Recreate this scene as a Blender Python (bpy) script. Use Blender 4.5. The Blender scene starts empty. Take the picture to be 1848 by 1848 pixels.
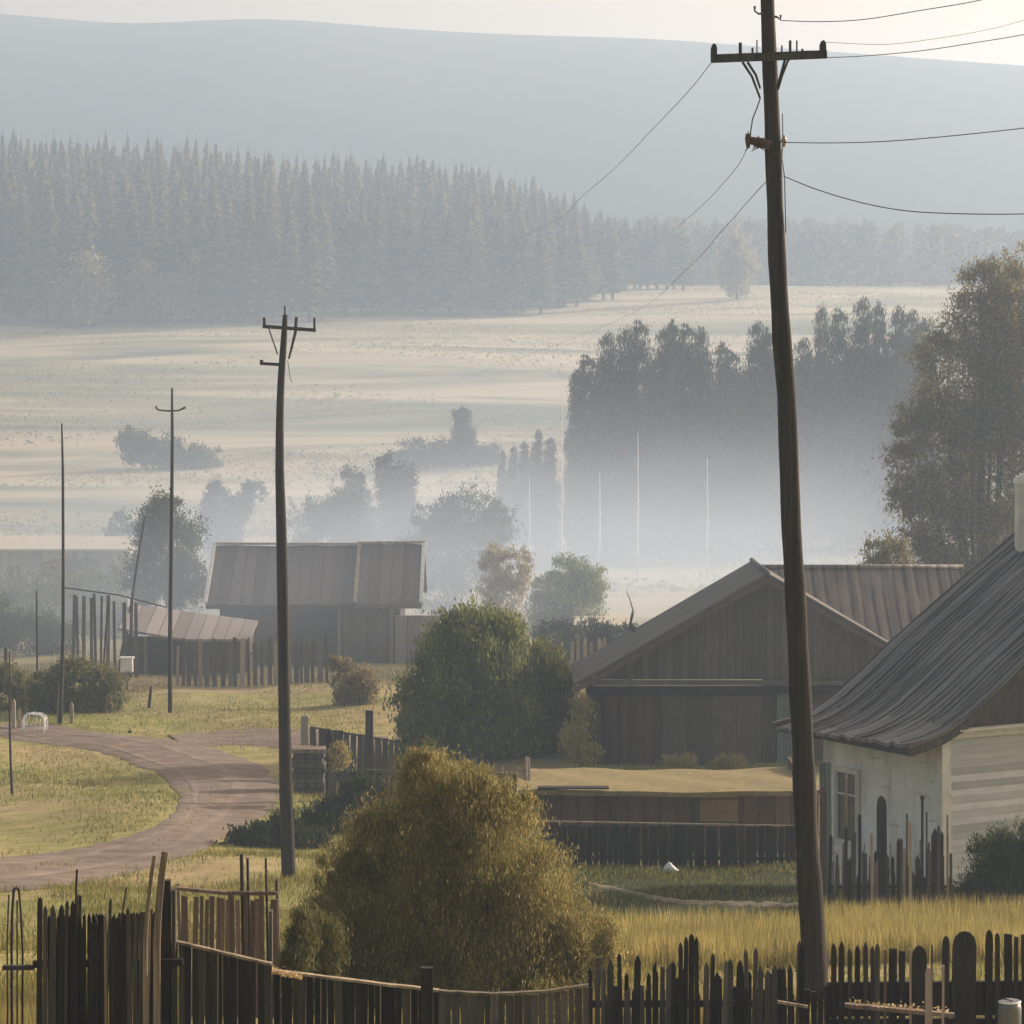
import bpy, math, random
import numpy as np
from mathutils import Vector, Matrix

random.seed(7)
C = bpy.context.scene.collection
F, CX, HY, HC = 5240.0, 924.0, 650.0, 16.0      # focal length and horizon of the photograph, eye height over the valley
R = math.radians

def X(px, d): return (px - CX) * d / F
def Z(py, d): return HC - (py - HY) * d / F
def P(px, py, d): return Vector((X(px, d), d, Z(py, d)))

# ------------------------------------------------------------------ terrain
_prof = [(-60, 1.5), (8, 2.6), (14, 3.8), (20, 5.0), (27, 6.08), (35, 7.2), (45, 8.6), (55, 9.87), (65, 10.8), (80, 11.45), (95, 11.6),
         (116, 12.06), (150, 13.9), (200, 15.6), (250, 14.8), (300, 12.6), (350, 8.4), (400, 3.2), (450, -3.2),
         (520, -9.5), (600, -15.6), (700, -22), (820, -27), (1000, -30), (2400, -30)]
_d = np.arange(-60, 2401, 1.0)
_g = np.interp(_d, [p[0] for p in _prof], [-p[1] for p in _prof])
_k = np.exp(-0.5 * (np.arange(-40, 41) / 14.0) ** 2); _k /= _k.sum()
_gs = np.convolve(np.pad(_g, 40, mode='edge'), _k, mode='valid')
_k2 = np.exp(-0.5 * (np.arange(-12, 13) / 3.5) ** 2); _k2 /= _k2.sum()
_gn = np.convolve(np.pad(_g, 12, mode='edge'), _k2, mode='valid')
_w = np.clip((_d - 120) / 100, 0, 1)
_prof_s = HC + _gn * (1 - _w) + _gs * _w

def G(x, y):
    x = np.asarray(x, float); y = np.asarray(y, float)
    z = np.interp(y, _d, _prof_s)
    # low swells of the meadow beyond the valley
    a = np.clip((y - 190) / 120, 0, 1)
    z = z + a * (0.16 * np.sin(y / 9.5 + 0.03 * x + 1.9 * np.sin(x / 31 + y / 53)) + 0.50 * np.sin(y / 21.0 - 0.03 * x + 1.0 + 1.5 * np.sin(x / 37))
                 + 0.5 * np.sin(x / 23 + y / 47))
    n = np.clip((y - 8) / 30, 0, 1) * np.clip((170 - y) / 60, 0, 1)
    z = z + n * (0.05 * np.sin(x * 1.1 + y * 0.45) + 0.04 * np.sin(x * 0.5 - y * 0.8 + 1))
    # grassy mound inside the bend of the road
    z = z + 0.28 * np.exp(-((x + 8.8) / 2.3) ** 2 - ((y - 71) / 5.5) ** 2)
    return z
def g(x, y): return float(G(x, y))

def hit(px, py, d0=20.0, d1=600.0):
    """distance at which the line of sight through a pixel of the photograph meets the ground"""
    dd = np.arange(d0, d1, 0.1)
    e = Z(py, dd) - G(X(px, dd), dd)
    i = int(np.argmax(e < 0))
    return float(dd[i])
def onground(px, py):
    d = hit(px, py); return Vector((X(px, d), d, g(X(px, d), d)))

# ------------------------------------------------------------------ materials
def nodes(name):
    m = bpy.data.materials.new(name); m.use_nodes = True
    nt = m.node_tree; b = nt.nodes['Principled BSDF']
    return m, nt, b
def N(nt, t, **kw):
    n = nt.nodes.new(t)
    for k, v in kw.items():
        if k in n.inputs: n.inputs[k].default_value = v
        else: setattr(n, k, v)
    return n
def ramp(nt, fac, stops):
    r = nt.nodes.new('ShaderNodeValToRGB'); cr = r.color_ramp
    while len(cr.elements) > 1: cr.elements.remove(cr.elements[-1])
    cr.elements[0].position = stops[0][0]; cr.elements[0].color = (*stops[0][1], 1)
    for p, c in stops[1:]:
        e = cr.elements.new(p); e.color = (*c, 1)
    nt.links.new(fac, r.inputs[0]); return r.outputs[0]
def mix(nt, f, a, b, mode='MIX'):
    m = nt.nodes.new('ShaderNodeMix'); m.data_type = 'RGBA'; m.blend_type = mode
    for s, v in ((0, f), (6, a), (7, b)):
        if isinstance(v, (int, float)): m.inputs[s].default_value = v
        elif isinstance(v, tuple): m.inputs[s].default_value = (*v, 1)
        else: nt.links.new(v, m.inputs[s])
    return m.outputs[2]
def coords(nt, scale, kind='Object'):
    tc = nt.nodes.new('ShaderNodeTexCoord'); mp = nt.nodes.new('ShaderNodeMapping')
    mp.inputs['Scale'].default_value = scale
    nt.links.new(tc.outputs[kind], mp.inputs[0]); return mp.outputs[0]
def noise(nt, vec, scale=1, detail=4, rough=.6, dist=0):
    n = N(nt, 'ShaderNodeTexNoise', Scale=scale, Detail=detail, Roughness=rough, Distortion=dist)
    nt.links.new(vec, n.inputs['Vector']); return n.outputs['Fac']
def bump(nt, b, h, s, d=.02):
    bp = N(nt, 'ShaderNodeBump', Strength=s, Distance=d)
    nt.links.new(h, bp.inputs['Height']); nt.links.new(bp.outputs[0], b.inputs['Normal'])

def wood(name, c1, c2, c3=None, grain=(14, 14, 1.2), rough=.85, bs=.5, streak=(9, 9, .35)):
    m, nt, b = nodes(name)
    v = coords(nt, grain); n1 = noise(nt, v, 3, 6, .65)
    oi = nt.nodes.new('ShaderNodeObjectInfo')
    n2 = noise(nt, coords(nt, streak), 1, 3, .6)
    c = ramp(nt, n1, [(.3, c1), (.7, c2)])
    c = mix(nt, ramp(nt, n2, [(.45, (0, 0, 0)), (.7, (1, 1, 1))]), c, c3 or tuple(x * .55 for x in c1))
    mr = N(nt, 'ShaderNodeMapRange'); mr.inputs[3].default_value = .65; mr.inputs[4].default_value = 1.35
    nt.links.new(oi.outputs['Random'], mr.inputs[0])
    hsv = nt.nodes.new('ShaderNodeHueSaturation'); nt.links.new(c, hsv.inputs['Color']); nt.links.new(mr.outputs[0], hsv.inputs['Value'])
    nt.links.new(hsv.outputs[0], b.inputs['Base Color']); b.inputs['Roughness'].default_value = rough
    b.inputs['Specular IOR Level'].default_value = .25
    bump(nt, b, n1, bs, .01)
    return m

def boards(name, c1, c2, width=.14, rough=.85, axis=0, bs=.6, gap=.06):
    """planks side by side along one axis of the object, each with its own tone"""
    m, nt, b = nodes(name)
    tc = nt.nodes.new('ShaderNodeTexCoord'); sp = nt.nodes.new('ShaderNodeSeparateXYZ'); nt.links.new(tc.outputs['Object'], sp.inputs[0])
    dv = N(nt, 'ShaderNodeMath', operation='DIVIDE'); nt.links.new(sp.outputs[axis], dv.inputs[0]); dv.inputs[1].default_value = width
    fl = N(nt, 'ShaderNodeMath', operation='FLOOR'); nt.links.new(dv.outputs[0], fl.inputs[0])
    fr = N(nt, 'ShaderNodeMath', operation='FRACT'); nt.links.new(dv.outputs[0], fr.inputs[0])
    wn = N(nt, 'ShaderNodeTexWhiteNoise', noise_dimensions='1D'); nt.links.new(fl.outputs[0], wn.inputs['W'])
    gap_ = ramp(nt, fr.outputs[0], [(0, (0, 0, 0)), (gap, (1, 1, 1)), (1 - gap, (1, 1, 1)), (1, (0, 0, 0))])
    st = [6, 6, 6]; st[2 if axis != 2 else 0] = .8
    n1 = noise(nt, coords(nt, tuple(st)), 2, 6, .7)
    c = ramp(nt, n1, [(.3, c1), (.72, c2)])
    mr = N(nt, 'ShaderNodeMapRange'); mr.inputs[3].default_value = .72; mr.inputs[4].default_value = 1.25
    nt.links.new(wn.outputs['Value'], mr.inputs[0])
    hsv = nt.nodes.new('ShaderNodeHueSaturation'); nt.links.new(c, hsv.inputs['Color']); nt.links.new(mr.outputs[0], hsv.inputs['Value'])
    c = mix(nt, gap_, tuple(x * .35 for x in c1), hsv.outputs[0])
    nt.links.new(c, b.inputs['Base Color']); b.inputs['Roughness'].default_value = rough
    b.inputs['Specular IOR Level'].default_value = .25
    bump(nt, b, gap_, bs, .015)
    return m

def plain(name, c1, c2, scale=(4, 4, 4), rough=.8, bs=.2, metallic=0, spec=.3, ns=1.0):
    m, nt, b = nodes(name)
    n1 = noise(nt, coords(nt, scale), ns, 6, .65)
    nt.links.new(ramp(nt, n1, [(.3, c1), (.7, c2)]), b.inputs['Base Color'])
    b.inputs['Roughness'].default_value = rough; b.inputs['Metallic'].default_value = metallic
    b.inputs['Specular IOR Level'].default_value = spec
    bump(nt, b, n1, bs, .02)
    return m

def leafmat(name, c1, c2, c3, clump=1.2, trans=.4):
    """leaves: each leaf its own tone, clumps of lighter and darker growth, light shining through"""
    m, nt, b = nodes(name)
    nt.nodes.remove(b)
    out = nt.nodes['Material Output']
    ge = nt.nodes.new('ShaderNodeNewGeometry')
    c = ramp(nt, ge.outputs['Random Per Island'], [(0, c1), (.6, c2), (1, c3)])
    n1 = noise(nt, coords(nt, (clump,) * 3), 1, 3, .6)
    c = mix(nt, .75, c, ramp(nt, n1, [(.3, (.55, .55, .55)), (.7, (1.3, 1.3, 1.2))]), 'MULTIPLY')
    oi = nt.nodes.new('ShaderNodeObjectInfo'); mr = N(nt, 'ShaderNodeMapRange'); mr.inputs[3].default_value = .78; mr.inputs[4].default_value = 1.25; nt.links.new(oi.outputs['Random'], mr.inputs[0])
    hs = nt.nodes.new('ShaderNodeHueSaturation'); nt.links.new(c, hs.inputs['Color']); nt.links.new(mr.outputs[0], hs.inputs['Value']); c = hs.outputs[0]
    d = nt.nodes.new('ShaderNodeBsdfDiffuse'); t = nt.nodes.new('ShaderNodeBsdfTranslucent'); ms = nt.nodes.new('ShaderNodeMixShader')
    nt.links.new(c, d.inputs[0]); nt.links.new(c, t.inputs[0]); ms.inputs[0].default_value = trans
    nt.links.new(d.outputs[0], ms.inputs[1]); nt.links.new(t.outputs[0], ms.inputs[2]); nt.links.new(ms.outputs[0], out.inputs[0])
    return m

def ground_material():
    m, nt, b = nodes('meadow_ground')
    tc = nt.nodes.new('ShaderNodeTexCoord'); sp = nt.nodes.new('ShaderNodeSeparateXYZ'); nt.links.new(tc.outputs['Object'], sp.inputs[0])
    fine = noise(nt, coords(nt, (1, 1, 1)), 1.3, 8, .7)
    patch = noise(nt, coords(nt, (.12, .12, .12)), 1, 4, .6, .5)
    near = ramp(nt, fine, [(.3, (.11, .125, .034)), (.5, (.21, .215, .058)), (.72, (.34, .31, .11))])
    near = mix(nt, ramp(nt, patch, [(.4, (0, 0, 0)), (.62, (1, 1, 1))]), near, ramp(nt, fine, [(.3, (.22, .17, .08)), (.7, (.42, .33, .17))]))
    streak = noise(nt, coords(nt, (.010, .040, .01)), 1, 5, .55, 1.4)  # streaks paint lit and shaded meadow bands into the colour, with grass variety
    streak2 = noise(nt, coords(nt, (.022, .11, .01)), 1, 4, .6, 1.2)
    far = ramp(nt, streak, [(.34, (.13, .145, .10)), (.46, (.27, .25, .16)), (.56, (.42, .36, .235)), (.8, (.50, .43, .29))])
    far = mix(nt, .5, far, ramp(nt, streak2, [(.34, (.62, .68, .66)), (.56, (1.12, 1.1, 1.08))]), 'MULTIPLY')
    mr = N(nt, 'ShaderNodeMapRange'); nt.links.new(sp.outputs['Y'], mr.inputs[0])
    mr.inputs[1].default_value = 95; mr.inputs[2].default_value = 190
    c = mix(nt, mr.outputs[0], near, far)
    nt.links.new(c, b.inputs['Base Color']); b.inputs['Roughness'].default_value = .95; b.inputs['Specular IOR Level'].default_value = .1
    bump(nt, b, fine, .5, .08)
    return m

M = {}
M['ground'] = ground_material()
M['road'] = plain('packed_dirt', (.13, .10, .08), (.26, .205, .165), (.6, .9, 1), .95, .8, ns=2.0, spec=.1)
M['rut'] = plain('worn_wheel_track', (.15, .118, .095), (.30, .24, .19), (.6, .9, 1), .95, .8, ns=2.0, spec=.1)
M['path'] = plain('pale_footpath', (.15, .13, .09), (.24, .205, .15), (1, 1, 1), .95, .4, ns=2.5, spec=.1)
M['lawn'] = plain('damp_lawn', (.018, .028, .012), (.05, .06, .022), (1, 1, 1), .95, .5, ns=3, spec=.1)
M['hill'] = plain('hill_cover', (.05, .065, .05), (.09, .10, .07), (.004, .004, .01), .95, 0, ns=1, spec=0)
M['pole'] = wood('weathered_pole', (.016, .013, .010), (.055, .044, .034), (.008, .007, .006), (26, 26, .7), .85, 1.0, (20, 20, .3))
M['arm'] = wood('crossarm_wood', (.03, .026, .022), (.07, .06, .05))
M['iron'] = plain('dark_iron', (.02, .02, .02), (.05, .04, .035), (20, 20, 20), .6, .1, spec=.4)
M['rust'] = plain('rusty_fitting', (.05, .03, .015), (.16, .10, .05), (40, 40, 40), .9, .6)
M['ceramic'] = plain('insulator_ceramic', (.25, .21, .16), (.4, .35, .28), (30, 30, 30), .4, .05, spec=.5)
M['wire'] = plain('wire', (.025, .025, .028), (.045, .045, .05), (5, 5, 5), .6, 0)
M['farpole'] = plain('distant_pole', (.02, .018, .017), (.04, .036, .034), (3, 3, 1), .8, .2)
M['picket'] = wood('grey_picket', (.042, .038, .034), (.12, .108, .094), (.025, .022, .018), (20, 20, 1), .85, .7)
M['picket_dark'] = wood('dark_picket', (.013, .011, .010), (.038, .032, .028), (.012, .011, .010), (20, 20, 1), .85, .7)
M['picket_pale'] = wood('pale_picket', (.24, .19, .13), (.42, .34, .25), (.14, .11, .08), (20, 20, 1), .85, .6)
M['picket_red'] = wood('red_brown_picket', (.12, .08, .06), (.24, .17, .13), (.08, .055, .045), (20, 20, 1), .85, .6)
M['board_grey_p'] = wood('grey_board', (.085, .078, .074), (.16, .148, .14), (.05, .046, .044), (20, 20, 1), .85, .7)
M['board_pink'] = wood('pinkish_board', (.24, .19, .17), (.38, .31, .28), (.14, .11, .10), (20, 20, 1), .85, .6)
M['palepost'] = wood('pale_post', (.42, .38, .32), (.6, .55, .48), (.3, .27, .22), (20, 20, 1), .85, .6)
M['can'] = plain('grey_tin', (.10, .105, .12), (.2, .205, .22), (6, 6, 1), .45, .1, metallic=.5, spec=.5)
M['board_dark'] = boards('dark_boards', (.022, .019, .017), (.06, .05, .042), .11)
M['board_grey'] = boards('grey_boards', (.07, .062, .058), (.13, .115, .105), .13)
M['board_barn'] = boards('barn_boards', (.060, .037, .029), (.10, .066, .052), .24)
M['board_gable'] = boards('gable_boards', (.07, .064, .058), (.12, .11, .10), .22)
M['board_brown'] = boards('brown_planks', (.085, .058, .042), (.15, .105, .075), .35)
M['board_door'] = boards('ochre_door_planks', (.16, .11, .06), (.26, .185, .11), .5, axis=2)
M['teal'] = boards('faded_teal_boards', (.10, .14, .13), (.16, .20, .185), .2)
def stained(name, c1, c2, dirt):
    m, nt, b = nodes(name)
    n1 = noise(nt, coords(nt, (1.5, 1.5, 1.5)), 1.6, 6, .65); n2 = noise(nt, coords(nt, (2.6, 2.6, .35)), 1.3, 5, .65, .4); n3 = noise(nt, coords(nt, (.9, .9, 5)), 1.2, 5, .7, .6)
    c = ramp(nt, n1, [(.3, c1), (.7, c2)])
    c = mix(nt, ramp(nt, n2, [(.50, (0, 0, 0)), (.72, (.7, .7, .7))]), c, dirt)
    c = mix(nt, ramp(nt, n3, [(.60, (0, 0, 0)), (.70, (.8, .8, .8))]), c, tuple(x * .7 for x in dirt))
    nt.links.new(c, b.inputs['Base Color']); b.inputs['Roughness'].default_value = .9; bump(nt, b, n1, .5, .03); return m
M['white_wall'] = stained('whitewashed_wall', (.62, .63, .65), (.86, .86, .87), (.32, .29, .24))
M['white_side'] = boards('whitewashed_siding', (.44, .455, .48), (.62, .63, .645), .125, axis=2, bs=.35, gap=.03)

M['white_trim'] = plain('white_trim', (.5, .5, .48), (.74, .73, .70), (3, 3, 3), .7, .15)
M['fascia'] = plain('faded_fascia', (.085, .07, .062), (.14, .115, .105), (3, 3, 3), .85, .2)
M['pane'] = plain('window_pane', (.05, .055, .06), (.11, .115, .12), (2, 2, 2), .15, .02, spec=.5)
M['reed'] = leafmat('dry_grass_blades', (.22, .19, .062), (.36, .305, .115), (.50, .42, .19), .8, .35)
M['greengrass'] = leafmat('green_grass_blades', (.12, .13, .035), (.25, .235, .065), (.42, .36, .14), .6, .35)
M['leaf_olive'] = leafmat('olive_leaves', (.185, .185, .062), (.37, .325, .12), (.66, .54, .29), 1.6, .48)
M['leaf_green'] = leafmat('willow_leaves', (.09, .115, .04), (.185, .215, .068), (.31, .32, .11), .9, .4)
M['leaf_birch'] = leafmat('birch_leaves', (.10, .088, .028), (.165, .14, .045), (.28, .225, .075), .5, .5)
M['leaf_hazel'] = leafmat('hazel_leaves', (.09, .10, .045), (.17, .17, .075), (.28, .25, .12), .8, .45)
M['leaf_dark'] = leafmat('dark_leaves', (.03, .045, .02), (.06, .075, .03), (.10, .115, .045), .5, .35)
M['leaf_poplar'] = leafmat('poplar_leaves', (.035, .048, .03), (.06, .075, .042), (.12, .13, .07), .12, .35)
M['needle'] = leafmat('spruce_needles', (.055, .06, .03), (.10, .10, .05), (.24, .20, .10), .05, .25)
M['wood_leaf'] = leafmat('autumn_leaves', (.16, .15, .07), (.30, .25, .13), (.48, .38, .2), .05, .4)
M['bark'] = wood('bark', (.05, .042, .034), (.12, .10, .08), None, (8, 8, 2))
M['palebark'] = plain('pale_bark', (.42, .41, .38), (.6, .58, .53), (3, 3, 1), .8, .2)
M['haybank'] = plain('dry_turf', (.15, .125, .06), (.30, .245, .12), (2, 2, 2), .95, .6, ns=2.5, spec=.1)
M['whitepaint'] = plain('white_painted_tin', (.62, .64, .66), (.8, .8, .8), (3, 3, 3), .5, .1)
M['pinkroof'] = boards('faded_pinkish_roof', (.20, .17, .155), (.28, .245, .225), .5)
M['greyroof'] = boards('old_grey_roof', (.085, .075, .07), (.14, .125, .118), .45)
M['hazed_wall'] = boards('hazed_wall_boards', (.24, .22, .18), (.34, .31, .26), .3, gap=.02)  # lightened towards the fog tone: haze painted into the wall colour
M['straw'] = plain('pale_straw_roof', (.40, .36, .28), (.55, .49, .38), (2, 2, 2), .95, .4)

def metal_roof(name, c1, c2, seam, rough, along, rot=0, period=.4, dist=2.5, dark=.75):
    """sheet roofing: wandering dark seams and weather streaks run down the slope; 'along' is the axis that runs along the eaves"""
    m, nt, b = nodes(name)
    v0 = coords(nt, (1, 1, 1)); rm = nt.nodes.new('ShaderNodeMapping'); rm.inputs['Rotation'].default_value = (0, 0, R(rot)); nt.links.new(v0, rm.inputs[0])
    def sc(t):
        q = nt.nodes.new('ShaderNodeMapping'); q.inputs['Scale'].default_value = t; nt.links.new(rm.outputs[0], q.inputs[0]); return q.outputs[0]
    s_ = [.35, .35, .35]; s_[along] = 4.0
    n1 = noise(nt, sc(tuple(s_)), 1, 6, .6, .9)
    n2 = noise(nt, sc((.8, .8, .8)), 1, 4, .6)
    s2 = [.3, .3, .3]; s2[along] = 1
    wv = N(nt, 'ShaderNodeTexWave', wave_type='BANDS', bands_direction='XY'[along], Scale=.314 / period, Distortion=dist, Detail=2.0)
    wv.inputs['Detail Scale'].default_value = .8; nt.links.new(sc(tuple(s2)), wv.inputs['Vector'])
    line = ramp(nt, wv.outputs['Fac'], [(0, (1, 1, 1)), (.10, (1, 1, 1)), (.28, (0, 0, 0))])
    c = ramp(nt, n1, [(.3, c1), (.7, c2)])
    c = mix(nt, .5, c, ramp(nt, n2, [(.3, (.7, .7, .72)), (.7, (1.2, 1.15, 1.12))]), 'MULTIPLY')
    brk = ramp(nt, noise(nt, sc((.6, .6, .6)), 1, 3, .5), [(.35, (0, 0, 0)), (.55, (dark,) * 3)])
    c = mix(nt, mix(nt, 1.0, line, brk, 'MULTIPLY'), c, seam)
    nt.links.new(c, b.inputs['Base Color']); b.inputs['Roughness'].default_value = rough
    b.inputs['Specular IOR Level'].default_value = .4
    ad = N(nt, 'ShaderNodeMath', operation='ADD'); nt.links.new(wv.outputs['Fac'], ad.inputs[0]); nt.links.new(n1, ad.inputs[1])
    bump(nt, b, ad.outputs[0], .45, .03)
    return m
M['seam'] = plain('tarred_seam', (.03, .028, .028), (.07, .066, .064), (6, 6, 6), .7, .3)
M['roof_house'] = metal_roof('grey_sheet_roof', (.11, .108, .108), (.19, .187, .187), (.03, .028, .028), .6, 1, -30, .40, 4.0, .95)
M['roof_barn'] = metal_roof('brown_sheet_roof', (.14, .12, .105), (.25, .215, .19), (.05, .04, .037), .7, 0, 0, .34, 1.6)
M['roof_gable'] = metal_roof('dark_sheet_roof', (.06, .057, .055), (.105, .10, .097), (.04, .038, .038), .75, 1, 0, .5, 1.0, .4)

# ------------------------------------------------------------------ mesh builder
class MB:
    def __init__(s): s.v = []; s.f = []; s.smooth = []
    def quad(s, pts, sm=False):
        i = len(s.v); s.v += [tuple(p) for p in pts]; s.f.append(tuple(range(i, i + len(pts)))); s.smooth.append(sm)
    def box(s, c, size, rot=None, top=None):
        """box centred at c; top=(sx,sy) scales the upper face; rot a Matrix"""
        hx, hy, hz = (q / 2 for q in size); tx, ty = top or (1, 1)
        p = [Vector((x * (tx if z > 0 else 1), y * (ty if z > 0 else 1), z)) for z in (-hz, hz) for x, y in ((-hx, -hy), (hx, -hy), (hx, hy), (-hx, hy))]
        if rot is not None: p = [rot @ q for q in p]
        c = Vector(c); i = len(s.v); s.v += [tuple(c + q) for q in p]
        for f in ((0, 3, 2, 1), (4, 5, 6, 7), (0, 1, 5, 4), (1, 2, 6, 5), (2, 3, 7, 6), (3, 0, 4, 7)):
            s.f.append(tuple(i + k for k in f)); s.smooth.append(False)
        return s
    def beam(s, a, b, w, h, up=Vector((0, 0, 1))):
        a = Vector(a); b = Vector(b); d = (b - a); L = d.length; d.normalize()
        x = d.cross(up)
        if x.length < 1e-4: x = d.cross(Vector((0, 1, 0)))
        x.normalize(); z = x.cross(d)
        m = Matrix((x, d, z)).transposed()
        return s.box((a + b) / 2, (w, L, h), m)
    def tube(s, pts, rad, seg=8, cap=True, wob=0):
        pts = [Vector(p) for p in pts]
        if not isinstance(rad, (list, tuple)): rad = [rad] * len(pts)
        i0 = len(s.v)
        for k, p in enumerate(pts):
            d = (pts[min(k + 1, len(pts) - 1)] - pts[max(k - 1, 0)]).normalized()
            u = d.cross(Vector((0, 1, 0)))
            if u.length < .1: u = d.cross(Vector((1, 0, 0)))
            u.normalize(); w = d.cross(u)
            for q in range(seg):
                a = 2 * math.pi * q / seg
                rr = rad[k] * (1 + wob * math.sin(a * 3 + 1.3) + wob * .6 * math.sin(a * 5 + k * .11))
                s.v.append(tuple(p + (u * math.cos(a) + w * math.sin(a)) * rr))
        for k in range(len(pts) - 1):
            for q in range(seg):
                a = i0 + k * seg + q; b = i0 + k * seg + (q + 1) % seg
                s.f.append((a, b, b + seg, a + seg)); s.smooth.append(True)
        if cap:
            s.f.append(tuple(i0 + q for q in range(seg))[::-1]); s.smooth.append(False)
            e = i0 + (len(pts) - 1) * seg; s.f.append(tuple(e + q for q in range(seg))); s.smooth.append(False)
        return s
    def outline(s, pts, thick, axis=Vector((0, 1, 0))):
        """an upright board: closed outline extruded by thick along axis"""
        n = len(pts); i = len(s.v); o = Vector(axis) * thick
        s.v += [tuple(Vector(p)) for p in pts] + [tuple(Vector(p) + o) for p in pts]
        s.f.append(tuple(i + k for k in range(n))); s.smooth.append(False)
        s.f.append(tuple(i + n + k for k in reversed(range(n)))); s.smooth.append(False)
        for k in range(n):
            l = (k + 1) % n; s.f.append((i + l, i + k, i + n + k, i + n + l)); s.smooth.append(False)
        return s
    def sheet(s, rows, thick=None):
        """a grid of points (list of rows); thick gives it a lower skin and edges"""
        nr, nc = len(rows), len(rows[0]); i = len(s.v)
        for r in rows: s.v += [tuple(p) for p in r]
        for a in range(nr - 1):
            for b in range(nc - 1):
                k = i + a * nc + b; s.f.append((k, k + 1, k + nc + 1, k + nc)); s.smooth.append(True)
        if thick:
            j = len(s.v); o = Vector((0, 0, -thick))
            for r in rows: s.v += [tuple(Vector(p) + o) for p in r]
            for a in range(nr - 1):
                for b in range(nc - 1):
                    k = j + a * nc + b; s.f.append((k, k + nc, k + nc + 1, k + 1)); s.smooth.append(True)
            def edge(idx):
                q = len(s.v)
                for t in idx: s.v.append(s.v[i + t]); s.v.append(s.v[j + t])
                for t in range(len(idx) - 1): s.f.append((q + 2 * t, q + 2 * t + 1, q + 2 * t + 3, q + 2 * t + 2)); s.smooth.append(False)
            edge(list(range(nc))); edge([(nr - 1) * nc + b for b in range(nc)][::-1])
            edge([a * nc for a in range(nr)][::-1]); edge([a * nc + nc - 1 for a in range(nr)])
        return s
    def build(s, name, mat, parent=None, origin=None):
        me = bpy.data.meshes.new(name)
        v = s.v
        base = Vector(origin) if origin is not None else Vector((0, 0, 0))
        if origin is not None: v = [(p[0] - base.x, p[1] - base.y, p[2] - base.z) for p in v]
        me.from_pydata(v, [], s.f); me.polygons.foreach_set('use_smooth', s.smooth); me.update()
        me.materials.append(mat)
        o = bpy.data.objects.new(name, me); C.objects.link(o)
        if parent is not None:
            o.parent = parent; o.location = base - parent['_at'] if False else base - Vector(parent.location)
        else: o.location = base
        return o

def quads_mesh(name, verts, nquad, mat, parent=None, origin=None, tri=False):
    """fast mesh of separate quads (or triangles) from a numpy array"""
    k = 3 if tri else 4
    o = np.array(origin if origin is not None else (0, 0, 0), float)
    verts = verts - o
    me = bpy.data.meshes.new(name)
    me.vertices.add(nquad * k); me.vertices.foreach_set('co', verts.astype(np.float32).ravel())
    me.loops.add(nquad * k); me.loops.foreach_set('vertex_index', np.arange(nquad * k, dtype=np.int32))
    me.polygons.add(nquad); me.polygons.foreach_set('loop_start', np.arange(0, nquad * k, k, dtype=np.int32))
    me.polygons.foreach_set('loop_total', np.full(nquad, k, dtype=np.int32))
    me.update(calc_edges=True); me.materials.append(mat)
    ob = bpy.data.objects.new(name, me); C.objects.link(ob)
    if parent is not None: ob.parent = parent; ob.location = Vector(o) - Vector(parent.location)
    else: ob.location = Vector(o)
    return ob

def tag(o, label, cat, group=None, kind=None):
    if label: o['label'] = label
    if cat: o['category'] = cat
    if group: o['group'] = group
    if kind: o['kind'] = kind
    return o
def thing(name, label, cat, loc, group=None):
    o = bpy.data.objects.new(name, None); C.objects.link(o); o.location = loc; o.empty_display_size = .2
    return tag(o, label, cat, group)
def structure(o): o['kind'] = 'structure'; return o
def copy_tree(o, parent=None):
    c = o.copy(); C.objects.link(c)
    if parent is not None: c.parent = parent
    for ch in list(o.children): copy_tree(ch, c)
    return c

# ------------------------------------------------------------------ foliage
def leaves(rng, blobs, n, size, up=0.0, clumps=60, csize=.16, shell=.55, taper=True):
    """n leaf quads in clumps spread through a set of ellipsoids (cx,cy,cz,rx,ry,rz); returns vertices"""
    B = np.array(blobs, float); vol = (B[:, 3] * B[:, 4] * B[:, 5]) ** (2 / 3); pr = vol / vol.sum()
    nc = clumps * len(B)
    bi = rng.choice(len(B), nc, p=pr)
    dirs = rng.normal(size=(nc, 3)); dirs /= np.linalg.norm(dirs, axis=1)[:, None]
    rad = (shell + (1 - shell) * rng.random(nc) ** .6) * rng.uniform(.82, 1.12, nc)
    cen = B[bi, :3] + dirs * rad[:, None] * B[bi, 3:6]
    cs = csize * rng.uniform(.5, 1.5, nc) * B[bi, 3:6].mean(axis=1)
    ci = rng.integers(0, nc, n)
    p = cen[ci] + rng.normal(size=(n, 3)) * cs[ci][:, None] * np.array([1, 1, .8])
    w, h = size; s = rng.uniform(.55, 1.4, n)
    a = rng.normal(size=(n, 3)); a[:, 2] += up * 4; a /= np.linalg.norm(a, axis=1)[:, None]
    b = np.cross(a, rng.normal(size=(n, 3))); b /= np.linalg.norm(b, axis=1)[:, None] + 1e-9
    a = a * (h * s / 2)[:, None]; b = b * (w * s / 2)[:, None]
    v = np.stack([p - a, p + b * 1.0, p + a, p - b], axis=1)
    return v.reshape(-1, 3)

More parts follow.
